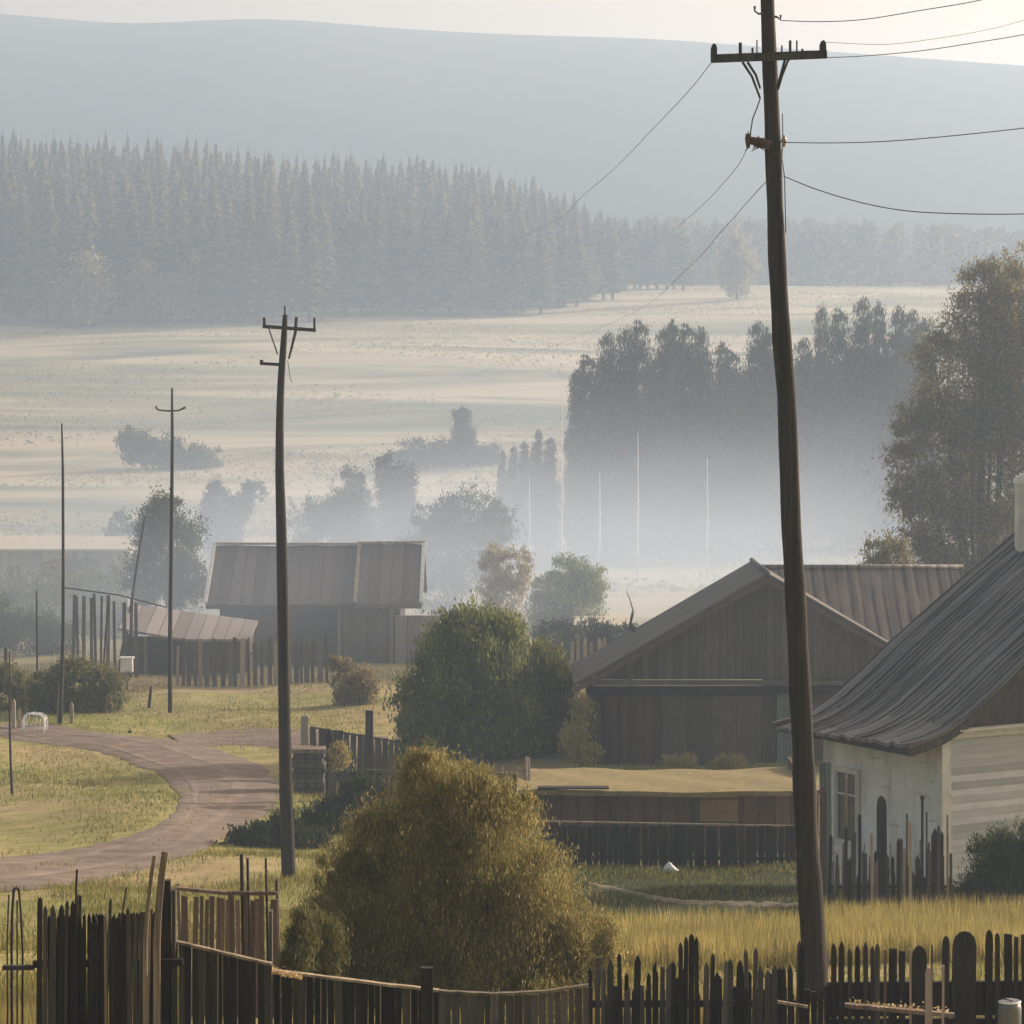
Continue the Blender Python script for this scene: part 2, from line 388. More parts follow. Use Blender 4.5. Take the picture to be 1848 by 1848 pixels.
def shrub(name, label, cat, base, blobs, n, size, mat, up=.4, clumps=60, csize=.16, shell=.5, seed=1, stems=5, shoots=None, trunk=None, group=None, bark='bark', kinds=('crown', 'stem')):
    rng = np.random.default_rng(seed)
    t = thing(name, label, cat, base, group)
    bl = [(base[0] + b[0], base[1] + b[1], base[2] + b[2], b[3], b[4], b[5]) for b in blobs]
    V = [leaves(rng, bl, n, size, up, clumps, csize, shell)]
    ns = shoots if shoots is not None else int(14 * len(bl)); Bn = np.array(bl); w_ = Bn[:, 3:6].prod(axis=1) ** .6; k_ = 26
    bi = rng.choice(len(bl), ns, p=w_ / w_.sum()); dr = rng.normal(size=(ns, 3)); dr[:, 2] = np.abs(dr[:, 2]) * 1.1 + .15; dr /= np.linalg.norm(dr, axis=1)[:, None]
    st = Bn[bi, :3] + dr * Bn[bi, 3:6] * .9; ln = Bn[bi, 3:6].mean(axis=1) * rng.uniform(.15, .5, ns)
    up_ = dr * .6 + np.array([0, 0, .7]); up_ /= np.linalg.norm(up_, axis=1)[:, None]
    f_ = rng.random((ns, k_)); pp_ = (st[:, None, :] + up_[:, None, :] * (f_ * ln[:, None])[..., None] + rng.normal(size=(ns, k_, 3)) * (size[1] * .55)).reshape(-1, 3)
    a_ = rng.normal(size=pp_.shape) * .6 + np.repeat(up_, k_, 0); a_ /= np.linalg.norm(a_, axis=1)[:, None]; b_ = np.cross(a_, rng.normal(size=pp_.shape)); b_ /= np.linalg.norm(b_, axis=1)[:, None]
    V.append(np.stack([pp_ - a_ * size[1] / 2, pp_ + b_ * size[0] / 2, pp_ + a_ * size[1] / 2, pp_ - b_ * size[0] / 2], 1).reshape(-1, 3))
    V = np.concatenate(V); quads_mesh(kinds[0], V, len(V) // 4, mat, t, base)
    m = MB(); top = max(b[2] for b in blobs)
    if trunk:
        m.tube([(base[0], base[1], base[2] - .1), (base[0] + .1 * trunk, base[1], base[2] + top * .5), (base[0], base[1], base[2] + top)], [trunk, trunk * .7, trunk * .2], 7)
    for k in range(stems):
        b = bl[k % len(bl)]
        mid = Vector(((base[0] + b[0]) / 2 + rng.uniform(-.1, .1), (base[1] + b[1]) / 2, base[2] + (b[2] - base[2]) * .45))
        r0 = (trunk or .03 * top / 2) * .55
        m.tube([(base[0] + rng.uniform(-.1, .1), base[1] + rng.uniform(-.1, .1), base[2] - .1), mid, (b[0] + rng.uniform(-.3, .3) * b[3], b[1], b[2] + .4 * b[5])], [r0, r0 * .6, r0 * .15], 5)
    if m.v: m.build(kinds[1] if not trunk else 'trunk', M[bark], t, base)
    return t

def spix(lst, d):
    """blobs given as (px, py, rx_px, rz_px, depth offset m) -> (absolute x, y, z, rx, ry, rz)"""
    out = []
    for px, py, rx, rz, dy in lst:
        dd = d + dy
        out.append((X(px, dd), dd, Z(py, dd), rx * dd / F, .5 * (rx + rz) * dd / F * .8, rz * dd / F))
    return out
def pshrub(name, label, d, basepx, lst, n, size, mat, **kw):
    bx = X(basepx, d); base = Vector((bx, d, g(bx, d)))
    cat = 'tree' if 'tree' in name else name.split('_')[-1]
    bl = [(b[0] - base.x, b[1] - base.y, b[2] - base.z, b[3], b[4], b[5]) for b in spix(lst, d)]
    if 'bush' in name or 'hedge' in name or 'shrub' in name:
        for b in list(bl):
            low = [q for q in bl if abs(q[0] - b[0]) < q[3] * .9 and q[2] < b[2] - .1]
            z = b[2] - b[5]
            if not low:
                while z > .15 * b[5]:
                    z -= b[5] * .8; bl.append((b[0], b[1], max(z, b[5] * .5), b[3] * 1.05, b[4], b[5]))
    return shrub(name, label, cat, base, bl, n, size, mat, **kw)

# ================================================================== THE SETTING
def axis_pts(spec):
    out = [spec[0][0]]
    for a, b, st in spec:
        n = max(1, int(round((b - a) / st))); out += [a + (b - a) * (k + 1) / n for k in range(n)]
    return np.array(out)
ys = axis_pts([(-55, 8, 6), (8, 110, .6), (110, 260, 1.6), (260, 720, 2.2), (720, 1200, 16), (1200, 1650, 50)])
u = np.linspace(-1, 1, 181); uu = np.sign(u) * (0.35 * np.abs(u) + 0.65 * np.abs(u) ** 3)
YY, UU = np.meshgrid(ys, uu, indexing='ij')
XX = UU * (60 + 0.60 * np.clip(YY, 0, None))
ZZ = G(XX, YY)
nr, nc = XX.shape
me = bpy.data.meshes.new('ground')
me.vertices.add(nr * nc); me.vertices.foreach_set('co', np.stack([XX, YY, ZZ], -1).astype(np.float32).ravel())
ii = (np.arange(nr - 1)[:, None] * nc + np.arange(nc - 1)[None, :]).ravel()
fq = np.stack([ii, ii + 1, ii + nc + 1, ii + nc], 1).astype(np.int32); nf = len(fq)
me.loops.add(nf * 4); me.loops.foreach_set('vertex_index', fq.ravel()); me.polygons.add(nf)
me.polygons.foreach_set('loop_start', np.arange(0, nf * 4, 4, dtype=np.int32)); me.polygons.foreach_set('loop_total', np.full(nf, 4, dtype=np.int32))
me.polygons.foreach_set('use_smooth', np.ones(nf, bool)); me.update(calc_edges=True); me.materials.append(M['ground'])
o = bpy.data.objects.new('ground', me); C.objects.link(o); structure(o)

# long hill on the skyline, and a lower shoulder in front of it
def hill(name, crest, y0, yc, y1):
    xs = np.linspace(-900, 900, 121); rows = []
    cx = [X(p, yc) for p, _ in crest]; cz = [Z(q, yc) for _, q in crest]
    for k, t in enumerate(np.linspace(0, 1, 26)):
        yy = y0 + (yc - y0) * t; h = math.sin(t * math.pi / 2) ** 1.3
        rows.append([(x, yy, 20 + (np.interp(x, cx, cz) - 20) * h) for x in xs])
    for t in np.linspace(.15, 1, 6):
        yy = yc + (y1 - yc) * t; h = math.cos(t * math.pi / 2)
        rows.append([(x, yy, 20 + (np.interp(x, cx, cz) - 20) * h) for x in xs])
    return structure(MB().sheet(rows).build(name, M['hill']))
def smooth_crest(pts):
    xs = np.arange(-2800, 5000, 25.0); v = np.interp(xs, [p[0] for p in pts], [p[1] for p in pts])
    k = np.exp(-.5 * (np.arange(-6, 7) / 2.6) ** 2); k /= k.sum()
    return list(zip(xs, np.convolve(np.pad(v, 6, mode='edge'), k, mode='valid')))
hill('hill', smooth_crest([(-2800, 60), (-400, 25), (0, 38), (100, 46), (200, 58), (280, 63), (360, 58), (460, 49), (560, 52), (680, 66), (920, 80), (1150, 85),
                     (1284, 96), (1500, 112), (1650, 124), (1848, 138), (2400, 190), (4900, 300)]), 640, 1100, 1400)

# roads, path and lawn: sheets laid on the terrain
def drape(name, inner, outer, mat, lift=.035, ncross=7, sub=10, jit=.12, flat=False):
    rng = np.random.default_rng(3)
    def dens(pts):
        pts = [onground(*p) for p in pts]; out = []
        n = len(pts)
        for i in range(n - 1):
            p0, p1, p2, p3 = pts[max(i - 1, 0)], pts[i], pts[i + 1], pts[min(i + 2, n - 1)]
            for k in range(sub):
                t = k / sub
                out.append(.5 * ((2 * p1) + (p2 - p0) * t + (2 * p0 - 5 * p1 + 4 * p2 - p3) * t * t + (3 * p1 - p0 - 3 * p2 + p3) * t ** 3))
        out.append(pts[-1]); return out
    a, b = dens(inner), dens(outer); rows = []
    for p, q in zip(a, b):
        row = []
        j0, j1 = rng.normal(0, jit), rng.normal(0, jit)
        L = (q - p).length or 1
        for k in range(ncross):
            t = k / (ncross - 1); t = t * (1 + j1 / L - j0 / L) + j0 / L
            x = p.x + (q.x - p.x) * t; y = p.y + (q.y - p.y) * t
            e = 0 if k in (0, ncross - 1) and not flat else lift
            row.append((x, y, g(x, y) + e + (.012 if e == 0 else 0)))
        rows.append(row)
    return structure(MB().sheet(rows).build(name, mat))
road_in = [(-90, 1560), (60, 1542), (200, 1520), (290, 1488), (322, 1440), (300, 1408), (240, 1380), (140, 1350), (0, 1330), (-80, 1324)]
road_out = [(-90, 1618), (60, 1606), (200, 1586), (340, 1545), (430, 1500), (500, 1445), (490, 1398), (400, 1355), (150, 1318), (-80, 1300)]
drape('dirt_road', road_in, road_out, M['road'], .036, 12)
drape('road', [(330, 1350), (420, 1346), (520, 1350), (640, 1358), (700, 1362)], [(300, 1326), (420, 1318), (520, 1316), (640, 1325), (700, 1330)], M['road'], .046)
drape('lawn', [(980, 1590), (1060, 1578), (1200, 1573), (1300, 1574), (1500, 1574)], [(980, 1690), (1060, 1690), (1200, 1690), (1300, 1690), (1500, 1690)], M['lawn'], .04)
drape('footpath', [(1060, 1598), (1130, 1610), (1200, 1626), (1320, 1633), (1470, 1636)], [(1060, 1605), (1130, 1618), (1200, 1634), (1320, 1642), (1470, 1645)], M['path'], .08, 4)
drape('path', [(1030, 1559), (1100, 1557), (1200, 1561), (1210, 1562)], [(1030, 1568), (1100, 1566), (1200, 1572), (1210, 1573)], M['path'], .05, 4)

def lerp_px(a, b, t): return [(p[0] + (q[0] - p[0]) * t, p[1] + (q[1] - p[1]) * t) for p, q in zip(a, b)]
for t0, t1 in ((.20, .29), (.60, .70)):
    drape('wheel_track', lerp_px(road_in, road_out, t0), lerp_px(road_in, road_out, t1), M['rut'], .043, 4, jit=.09, flat=True)
road_poly = [p for p in road_in] + [p for p in reversed(road_out)]
def inside(px, py, poly):
    c = np.zeros(len(px), bool); n = len(poly)
    for i in range(n):
        x1, y1 = poly[i]; x2, y2 = poly[(i + 1) % n]
        if y1 == y2: continue
        c ^= ((y1 > py) != (y2 > py)) & (px < (x2 - x1) * (py - y1) / (y2 - y1) + x1)
    return c

def blades(name, n, region, hgt, wid, mat, label, seed, avoid=True, lean=.25, keep=None):
    """grass blades as thin triangles over an area: region = (px0, px1, d0, d1)"""
    rng = np.random.default_rng(seed)
    d = region[2] + (region[3] - region[2]) * rng.random(n) ** .9
    px = rng.uniform(region[0], region[1], n); x = (px - CX) * d / F; z = G(x, d)
    py = HY + (HC - z) * F / d
    ok = np.ones(n, bool)
    if avoid:
        qx = px + 26 * np.sin(px * .05 + py * .11) * rng.random(n) + rng.normal(0, 8, n); qy = py + 3.5 * np.sin(px * .09) + rng.normal(0, 2.2, n)
        ok &= ~inside(qx, qy, road_poly) | (inside(qx, qy, lerp_px(road_in, road_out, .38) + lerp_px(road_in, road_out, .52)[::-1]) & (rng.random(n) < .35)) & ~inside(px, py, [(1040, 1570), (1490, 1568), (1490, 1650), (1040, 1650)])
    if keep is not None: ok &= keep(x, d, px, py, rng)
    x, d, z = x[ok], d[ok], z[ok]; n = len(x)
    h = rng.uniform(hgt[0], hgt[1], n); w = wid * rng.uniform(.6, 1.4, n)
    a = rng.uniform(-.9, .9, n); c, s = np.cos(a), np.sin(a)
    b = np.stack([x, d, z - .02], 1)
    side = np.stack([c, s, 0 * c], 1) * (w / 2)[:, None]
    top = b + np.stack([rng.normal(0, lean, n) * h, rng.normal(0, lean, n) * h, h], 1)
    v = np.stack([b - side, b + side, top], 1).reshape(-1, 3)
    o = quads_mesh(name, v, n, mat, tri=True); tag(o, label, 'grass', None, 'stuff'); return o
def patchy(sx, sy, th):
    def f(x, d, px, py, rng):
        q = np.sin(x * sx + 2 * np.sin(d * sy * .6)) + np.sin(d * sy + 1.5 * np.sin(x * sx * .7)) + rng.normal(0, .7, len(x))
        return q > th
    return f
blades('meadow_grass', 150000, (-150, 1990, 19, 62), (.05, .17), .02, M['greengrass'], 'short green meadow grass on the slope behind the near fences', 11, keep=patchy(1.1, .5, -.6))
blades('short_grass', 150000, (-150, 1990, 60, 112), (.04, .14), .03, M['greengrass'], 'short yellow green grass beside the dirt road and round the village', 12, keep=patchy(.8, .35, -.2))
blades('lawn_grass', 30000, (985, 1500, 40, 58), (.04, .14), .02, M['leaf_dark'], 'short dark green damp grass of the lawn before the board fence', 16, avoid=False)
blades('tall_grass', 62000, (1060, 1990, 33, 45), (.22, .48), .016, M['reed'], 'tall dry golden grass standing before the white house', 13, avoid=False, lean=.13, keep=lambda x, d, px, py, rng: ((px > 1478) & (d < 41.8 + rng.normal(0, .5, len(x)))) | (d < 38.6 + rng.normal(0, .4, len(x))))
blades('dry_grass', 12000, (-60, 320, 21.5, 26), (.15, .38), .012, M['reed'], 'dry golden grass at the foot of the broken picket fence', 14, avoid=False, lean=.15)
blades('fence_grass', 9000, (1060, 1960, 24.0, 26.5), (.15, .42), .010, M['reed'], 'dry grass growing up among the pickets right of the big bush', 17, avoid=False, lean=.16, keep=lambda x, d, px, py, rng: (px < 1440) | (px > 1505))
blades('bank_grass', 9000, (930, 1480, 67.5, 72), (.1, .42), .03, M['reed'], 'dry straw coloured grass on the bank before the brown barn', 15, avoid=False, lean=.2)

def tufts(name, n, seed, mat, label, d0, d1, sz, th):
    rg = np.random.default_rng(seed); d = rg.uniform(d0, d1, n); px = rg.uniform(-300, 2150, n); x = (px - CX) * d / F
    q = np.sin(x * .05 + 2.2 * np.sin(d * .045)) + np.sin(d * .11 + 1.7 * np.sin(x * .07)) + rg.normal(0, .45, n); ok = q > th
    x, d = x[ok], d[ok]; n = len(x); z = G(x, d); s = sz * rg.uniform(.4, 1.5, n)
    p = np.stack([x, d, z + s * .25], 1); a = rg.normal(size=(n, 3)) * .5; a[:, 2] += .5; a /= np.linalg.norm(a, axis=1)[:, None]; b = np.cross(a, rg.normal(size=(n, 3))); b /= np.linalg.norm(b, axis=1)[:, None]
    a = a * (s * .5)[:, None]; b = b * (s * .9)[:, None]
    o = quads_mesh(name, np.stack([p - a, p + b, p + a, p - b], 1).reshape(-1, 3), n, mat); return tag(o, label, 'grass', None, 'stuff')
M['tuft'] = leafmat('meadow_tufts', (.22, .22, .13), (.30, .28, .17), (.38, .34, .21), .05, .3)
tufts('meadow_tufts', 90000, 21, M['tuft'], 'coarse tufts of grass over the misty far meadow', 190, 600, .24, .2)
# ================================================================== UTILITY POLES
def fitpole(pts, d, extra=None):
    return [P(px, py, d) for px, py, _ in pts], [w * d / F / 2 for _, _, w in pts]
def interp_pts(pts, n):
    s = np.cumsum([0] + [abs(pts[i + 1][1] - pts[i][1]) for i in range(len(pts) - 1)])
    t = np.linspace(0, s[-1], n); a = np.array(pts, float)
    sm = [np.interp(t, s, a[:, k]) for k in range(3)]
    return list(zip(*sm))

D1 = 27.6
pp = [(1384, -70, 24), (1385, 0, 25), (1389, 100, 27), (1395, 240, 29), (1398, 330, 30), (1404, 480, 32), (1412, 610, 34), (1421, 720, 34), (1426, 860, 35), (1429, 950, 35),
      (1436, 1060, 36), (1443, 1200, 37), (1450, 1350, 39), (1456, 1500, 41), (1464, 1620, 44), (1473, 1780, 46)]
x0 = X(1475, D1); zb = g(x0, D1); pp.append((1477, HY + (HC - zb) * F / D1 + 12, 47))
t = thing('utility_pole', 'tall dark leaning wooden utility pole standing before the barn and white house', 'utility pole', (x0, D1, zb), 'utility poles of the village line')
p, r = fitpole(interp_pts(pp, 40), D1)
r = [q_ * (1 + .035 * math.sin(k_ * 1.9) + .02 * math.sin(k_ * 4.7)) for k_, q_ in enumerate(r)]
MB().tube(p[::-1], r[::-1], 16, wob=.06).build('pole', M['pole'], t, p[-1])
arm = MB(); arm.beam(P(1284, 106, D1 - .14), P(1492, 98, D1 - .14), .07, .075)
arm.build('crossarm', M['arm'], t, P(1388, 102, D1))
for a, b in (((1289, 110), (1289, 78)), ((1486, 103), (1486, 72))):
    q = MB(); cx, cy = a; w = 5.2; pts = []
    for (dx, y) in ((-w, cy), (w, cy), (w, b[1] + 8), (w * .6, b[1] + 2), (0, b[1]), (-w * .6, b[1] + 2), (-w, b[1] + 8)): pts.append(P(cx + dx, y, D1 - .2))
    q.outline(pts, .11); q.build('end_block', M['arm'], t, P(cx, cy, D1))
for px, top, w in ((1336, 77, 6), (1366, 72, 2.4), (1358, 86, 4), (1411, 82, 3), (1426, 73, 5), (1438, 73, 3), (1448, 88, 4)):
    q = MB(); q.tube([P(px, 101, D1 - .12), P(px, top, D1 - .12)], w * D1 / F / 2, 8); q.build('insulator_pin', M['arm'], t, P(px, 100, D1))
for a in (((1340, 112), (1357, 138), (1372, 178)), ((1349, 112), (1364, 135), (1372, 160)), ((1424, 106), (1412, 135), (1404, 162)), ((1417, 107), (1409, 135), (1402, 158))):
    q = MB(); q.tube([P(x, y, D1 - .12) for x, y in a], [.013, .012, .010], 6); q.build('brace', M['iron'], t, P(*a[0], D1))
q = MB(); q.tube([P(x, y, D1 - .1) for x, y in ((1372, 178), (1366, 195), (1358, 215), (1355, 236), (1354, 246))], .006, 6); q.build('cable_loop', M['wire'], t, P(1372, 178, D1))
q = MB(); q.tube([P(x, y, D1 - .05) for x, y in ((1412, 205), (1413, 250), (1411, 285), (1416, 320), (1418, 420))], .005, 6); q.build('down_lead', M['wire'], t, P(1414, 250, D1))
# knobbly bracket with old insulators on the left and a small one on the right
q = MB(); q.tube([P(1391, 262, D1 - .08), P(1372, 256, D1 - .08), P(1352, 252, D1 - .08)], [.05, .045, .035], 8, wob=.12)
rb = np.random.default_rng(5)
for k in range(34):
    c = P(1352 + rb.uniform(0, 36), 256 + rb.uniform(-7, 10), D1 - .1 + rb.uniform(-.05, .05)); e = c + Vector(rb.normal(0, .035, 3))
    q.tube([c, e], [.007, .003], 4)
q.build('bracket', M['rust'], t, P(1370, 256, D1))
q = MB(); q.tube([P(x, y, D1 - .1) for x, y in ((1350, 241), (1350, 250), (1350, 258), (1350, 267))], [.022, .030, .024, .016], 10); q.build('insulator', M['rust'], t, P(1350, 255, D1))
q = MB(); q.tube([P(x, y, D1 - .08) for x, y in ((1415, 244), (1415, 252), (1415, 258), (1415, 265))], [.010, .026, .022, .008], 10); q.tube([P(1400, 255, D1), P(1415, 255, D1 - .08)], .01, 6); q.build('insulator', M['ceramic'], t, P(1415, 255, D1))
for sx, (a, b) in enumerate((((1376, 24), (1362, 20)), ((1398, 30), (1408, 36)))):
    q = MB(); q.tube([P(*a, D1 - .08), P((a[0] + b[0]) / 2, a[1] + 1, D1 - .1), P(*b, D1 - .1), P(b[0] + (0 if sx == 0 else 1), b[1] - 9, D1 - .1)], [.012, .010, .008, .012], 6); q.build('hook', M['iron'], t, P(*a, D1))

D2 = 55.0
pp = [(515, 568, 9), (512, 620, 12), (507, 690, 13), (505, 760, 14), (505, 850, 16), (508, 950, 19), (510, 1050, 20), (512, 1150, 21), (514, 1300, 22), (517, 1450, 24), (521, 1570, 26)]
x0 = X(521, D2); zb = g(x0, D2); pp.append((522, HY + (HC - zb) * F / D2 + 8, 26))
t = thing('utility_pole', 'curved brown utility pole with one crossarm beside the road bend', 'utility pole', (x0, D2, zb), 'utility poles of the village line')
p, r = fitpole(interp_pts(pp, 30), D2)
MB().tube(p[::-1], r[::-1], 12, wob=.03).build('pole', M['pole'], t, p[-1])
MB().beam(P(474, 589, D2 - .12), P(570, 596, D2 - .12), .08, .07).build('crossarm', M['arm'], t, P(520, 592, D2))
for a, b, w in (((477, 592), (477, 573), 5), ((567.5, 597), (567.5, 573), 4), ((514, 570), (514, 552), 3)):
    MB().tube([P(*a, D2 - .1), P(*b, D2 - .1)], w * D2 / F / 2, 8).build('insulator_pin', M['arm'], t, P(*a, D2))
MB().tube([P(535, 572, D2 - .14), P(533, 600, D2 - .14), P(527, 625, D2 - .12), P(521, 648, D2 - .1)], [.03, .03, .024, .016], 8).build('brace', M['arm'], t, P(535, 572, D2))
MB().tube([P(484, 590, D2 - .1), P(493, 616, D2 - .1), P(501, 640, D2 - .1)], .013, 6).build('brace', M['iron'], t, P(486, 596, D2))
MB().beam(P(472, 656, D2 - .1), P(506, 658, D2 - .1), .06, .06).box(P(472, 654, D2 - .1), (.06, .08, .1)).build('bracket', M['arm'], t, P(490, 656, D2))
MB().tube([P(519, 650, D2 - .05), P(524, 685, D2 - .1), P(528, 690, D2 - .1)], .007, 5).build('cable_loop', M['wire'], t, P(520, 650, D2))

def thinpole(label, pts, d, mat='farpole', group=None, arm=None, bury=True, cat='pole', name='wooden_pole'):
    a = list(pts); x0 = X(a[-1][0], d); zb = g(x0, d); zl = Z(a[-1][1], d)
    if bury and zl > zb: a.append((a[-1][0], HY + (HC - zb) * F / d + 2, a[-1][2]))
    t = thing(name, label, cat, (x0, d, zb), group)
    p, r = fitpole(interp_pts(a, 14), d)
    MB().tube(p[::-1], r[::-1], 8).build('pole', M[mat], t, p[-1])
    if arm:
        ap = [P(x, y, d - .08) for x, y in arm]; rr = [.035] + [.028] * (len(arm) - 2) + [.04]
        MB().tube(ap, rr, 6).build('crossarm', M[mat], t, ap[len(ap) // 2])
    return t
thinpole('slim dark utility pole with a small curved crossarm beyond the road', [(310.5, 700, 4), (311, 800, 6), (309, 1000, 7), (307, 1150, 8), (307, 1268, 8)], 96, arm=[(281, 733), (284, 739), (294, 741), (308, 741.5), (322, 741), (335, 735)], group='utility poles of the village line', name='utility_pole', cat='utility pole')
thinpole('straight bare pole rising from the paling fence left of the slim crossarm pole', [(111.5, 764, 3), (113.5, 850, 5), (114, 1000, 5.5), (114, 1150, 6.5), (108, 1320, 8)], 92)
thinpole('low thin dark pole standing before the misty bushes at the left edge', [(66, 1066, 3), (67, 1150, 3.5), (67, 1255, 4)], 100)
thinpole('thin crooked pole on the grass mound inside the road bend', [(17, 1175, 2.5), (17, 1280, 3.5), (19, 1370, 4.5), (22, 1438, 5.5)], 75)
thinpole('long pale slanting pole leaning beside the distant shed', [(262, 930, 3), (250, 1000, 4), (237, 1090, 5), (226, 1150, 8), (218, 1195, 9)], 112)
thinpole('thin dark slightly crooked pole between the paling fence and white box', [(197, 1075, 2), (190, 1150, 3), (186, 1220, 3.5), (182, 1300, 4)], 97)
thinpole('grey stub of a stake left of the slim crossarm pole base', [(273, 1238, 4), (271, 1255, 6), (269, 1274, 6)], 98, name='stake', cat='stake')
for px, y0, y1, lab in ((1013, 700, 1010, 'tall pale bare trunk at the left edge of the dark poplars'), (1081, 850, 1010, 'pale bare trunk before the left half of the dark poplars'),
                  (1150, 782, 1000, 'pale bare trunk before the middle of the dark poplars'), (1275, 826, 960, 'short pale bare trunk before the right half of the poplars'),
                  (954, 860, 990, 'pale bare trunk before the low left end of the poplars')):
    d = 205; x0 = X(px, d); zb = g(x0, d)
    q = MB().tube([(x0, d, zb - .2), (x0 + .08, d, (zb + Z(y0, d)) / 2), (x0 + .05, d, Z(y0, d))], [.07, .055, .02], 6)
    q.tube([(x0, d, Z(y0 + 60, d)), (x0 - .25, d, Z(y0 + 38, d))], [.02, .008], 5)
    tag(q.build('dead_tree', M['palebark'], None, (x0, d, zb)), lab, 'dead tree', 'pale bare trunks in front of the poplars')
thinpole('tiny pale pole at the far edge of the spruce wood', [(846, 425, 3), (846, 472, 3)], 540, 'palebark')
thinpole('tiny dark pole in the far mist right of the tall pole', [(1547, 402, 2), (1547, 445, 2.4)], 600)

# ------------------------------------------------------------------ wires
def wire(label, pts, rad=.0055):
    q = MB(); n = len(pts); w = [P(*p) for p in pts]; out = []
    for i in range(n - 1):
        p0, p1, p2, p3 = w[max(i - 1, 0)], w[i], w[i + 1], w[min(i + 2, n - 1)]
        for k in range(8):
            t = k / 8
            out.append(.5 * ((2 * p1) + (p2 - p0) * t + (2 * p0 - 5 * p1 + 4 * p2 - p3) * t * t + (3 * p1 - p0 - 3 * p2 + p3) * t ** 3))
    out.append(w[-1]); rr = [rad * .78 * (pp.y / D1) ** .2 for pp in out]
    q.tube(out, rr, 5)
    return tag(q.build('power_line', M['wire'], None, w[0]), label, 'power line', 'wires of the village line')
wire('uppermost wire running right from the top of the tall pole', [(1409, 37, 27.5), (1480, 39, 27.2), (1560, 35, 26.8), (1660, 19, 26.3), (1770, 0, 25.8), (1960, -45, 25)])
wire('faint second wire in the pale sky right of the tall pole', [(1488, 76, 28), (1600, 80, 29), (1700, 68, 30), (1780, 54, 31), (1850, 36, 32), (1960, 2, 33)], .004)
wire('wire running right from the right end of the crossarm', [(1492, 104, 27.5), (1560, 101, 27.3), (1660, 92, 27), (1760, 77, 26.7), (1850, 62, 26.4), (1960, 38, 26)], .005)
wire('nearly level wire running right from the small pale insulator', [(1415, 257, 27.5), (1500, 258, 27.3), (1600, 255, 27), (1720, 245, 26.6), (1850, 231, 26.2), (1960, 216, 26)], .006)
wire('lowest sagging wire running right below the pale insulator', [(1414, 318, 27.5), (1480, 344, 27.3), (1560, 367, 27), (1640, 381, 26.7), (1740, 386, 26.4), (1850, 386, 26), (1960, 380, 25.7)], .0065)
wire('long wire slanting down left from the crossarm to the spruce wood', [(1284, 113, 27.6), (1200, 210, 34), (1060, 346, 60), (950, 425, 120), (846, 470, 400)], .0045)
wire('short slack wire hanging left from the rusty bracket', [(1350, 262, 27.6), (1340, 285, 28.5), (1320, 314, 30), (1270, 368, 38), (1220, 412, 60)], .004)
wire('wire falling left behind the tall pole towards the misty meadow', [(1392, 318, 27.6), (1362, 350, 29), (1300, 420, 36), (1240, 485, 50), (1150, 560, 90), (1030, 612, 150), (830, 684, 260)], .0045)

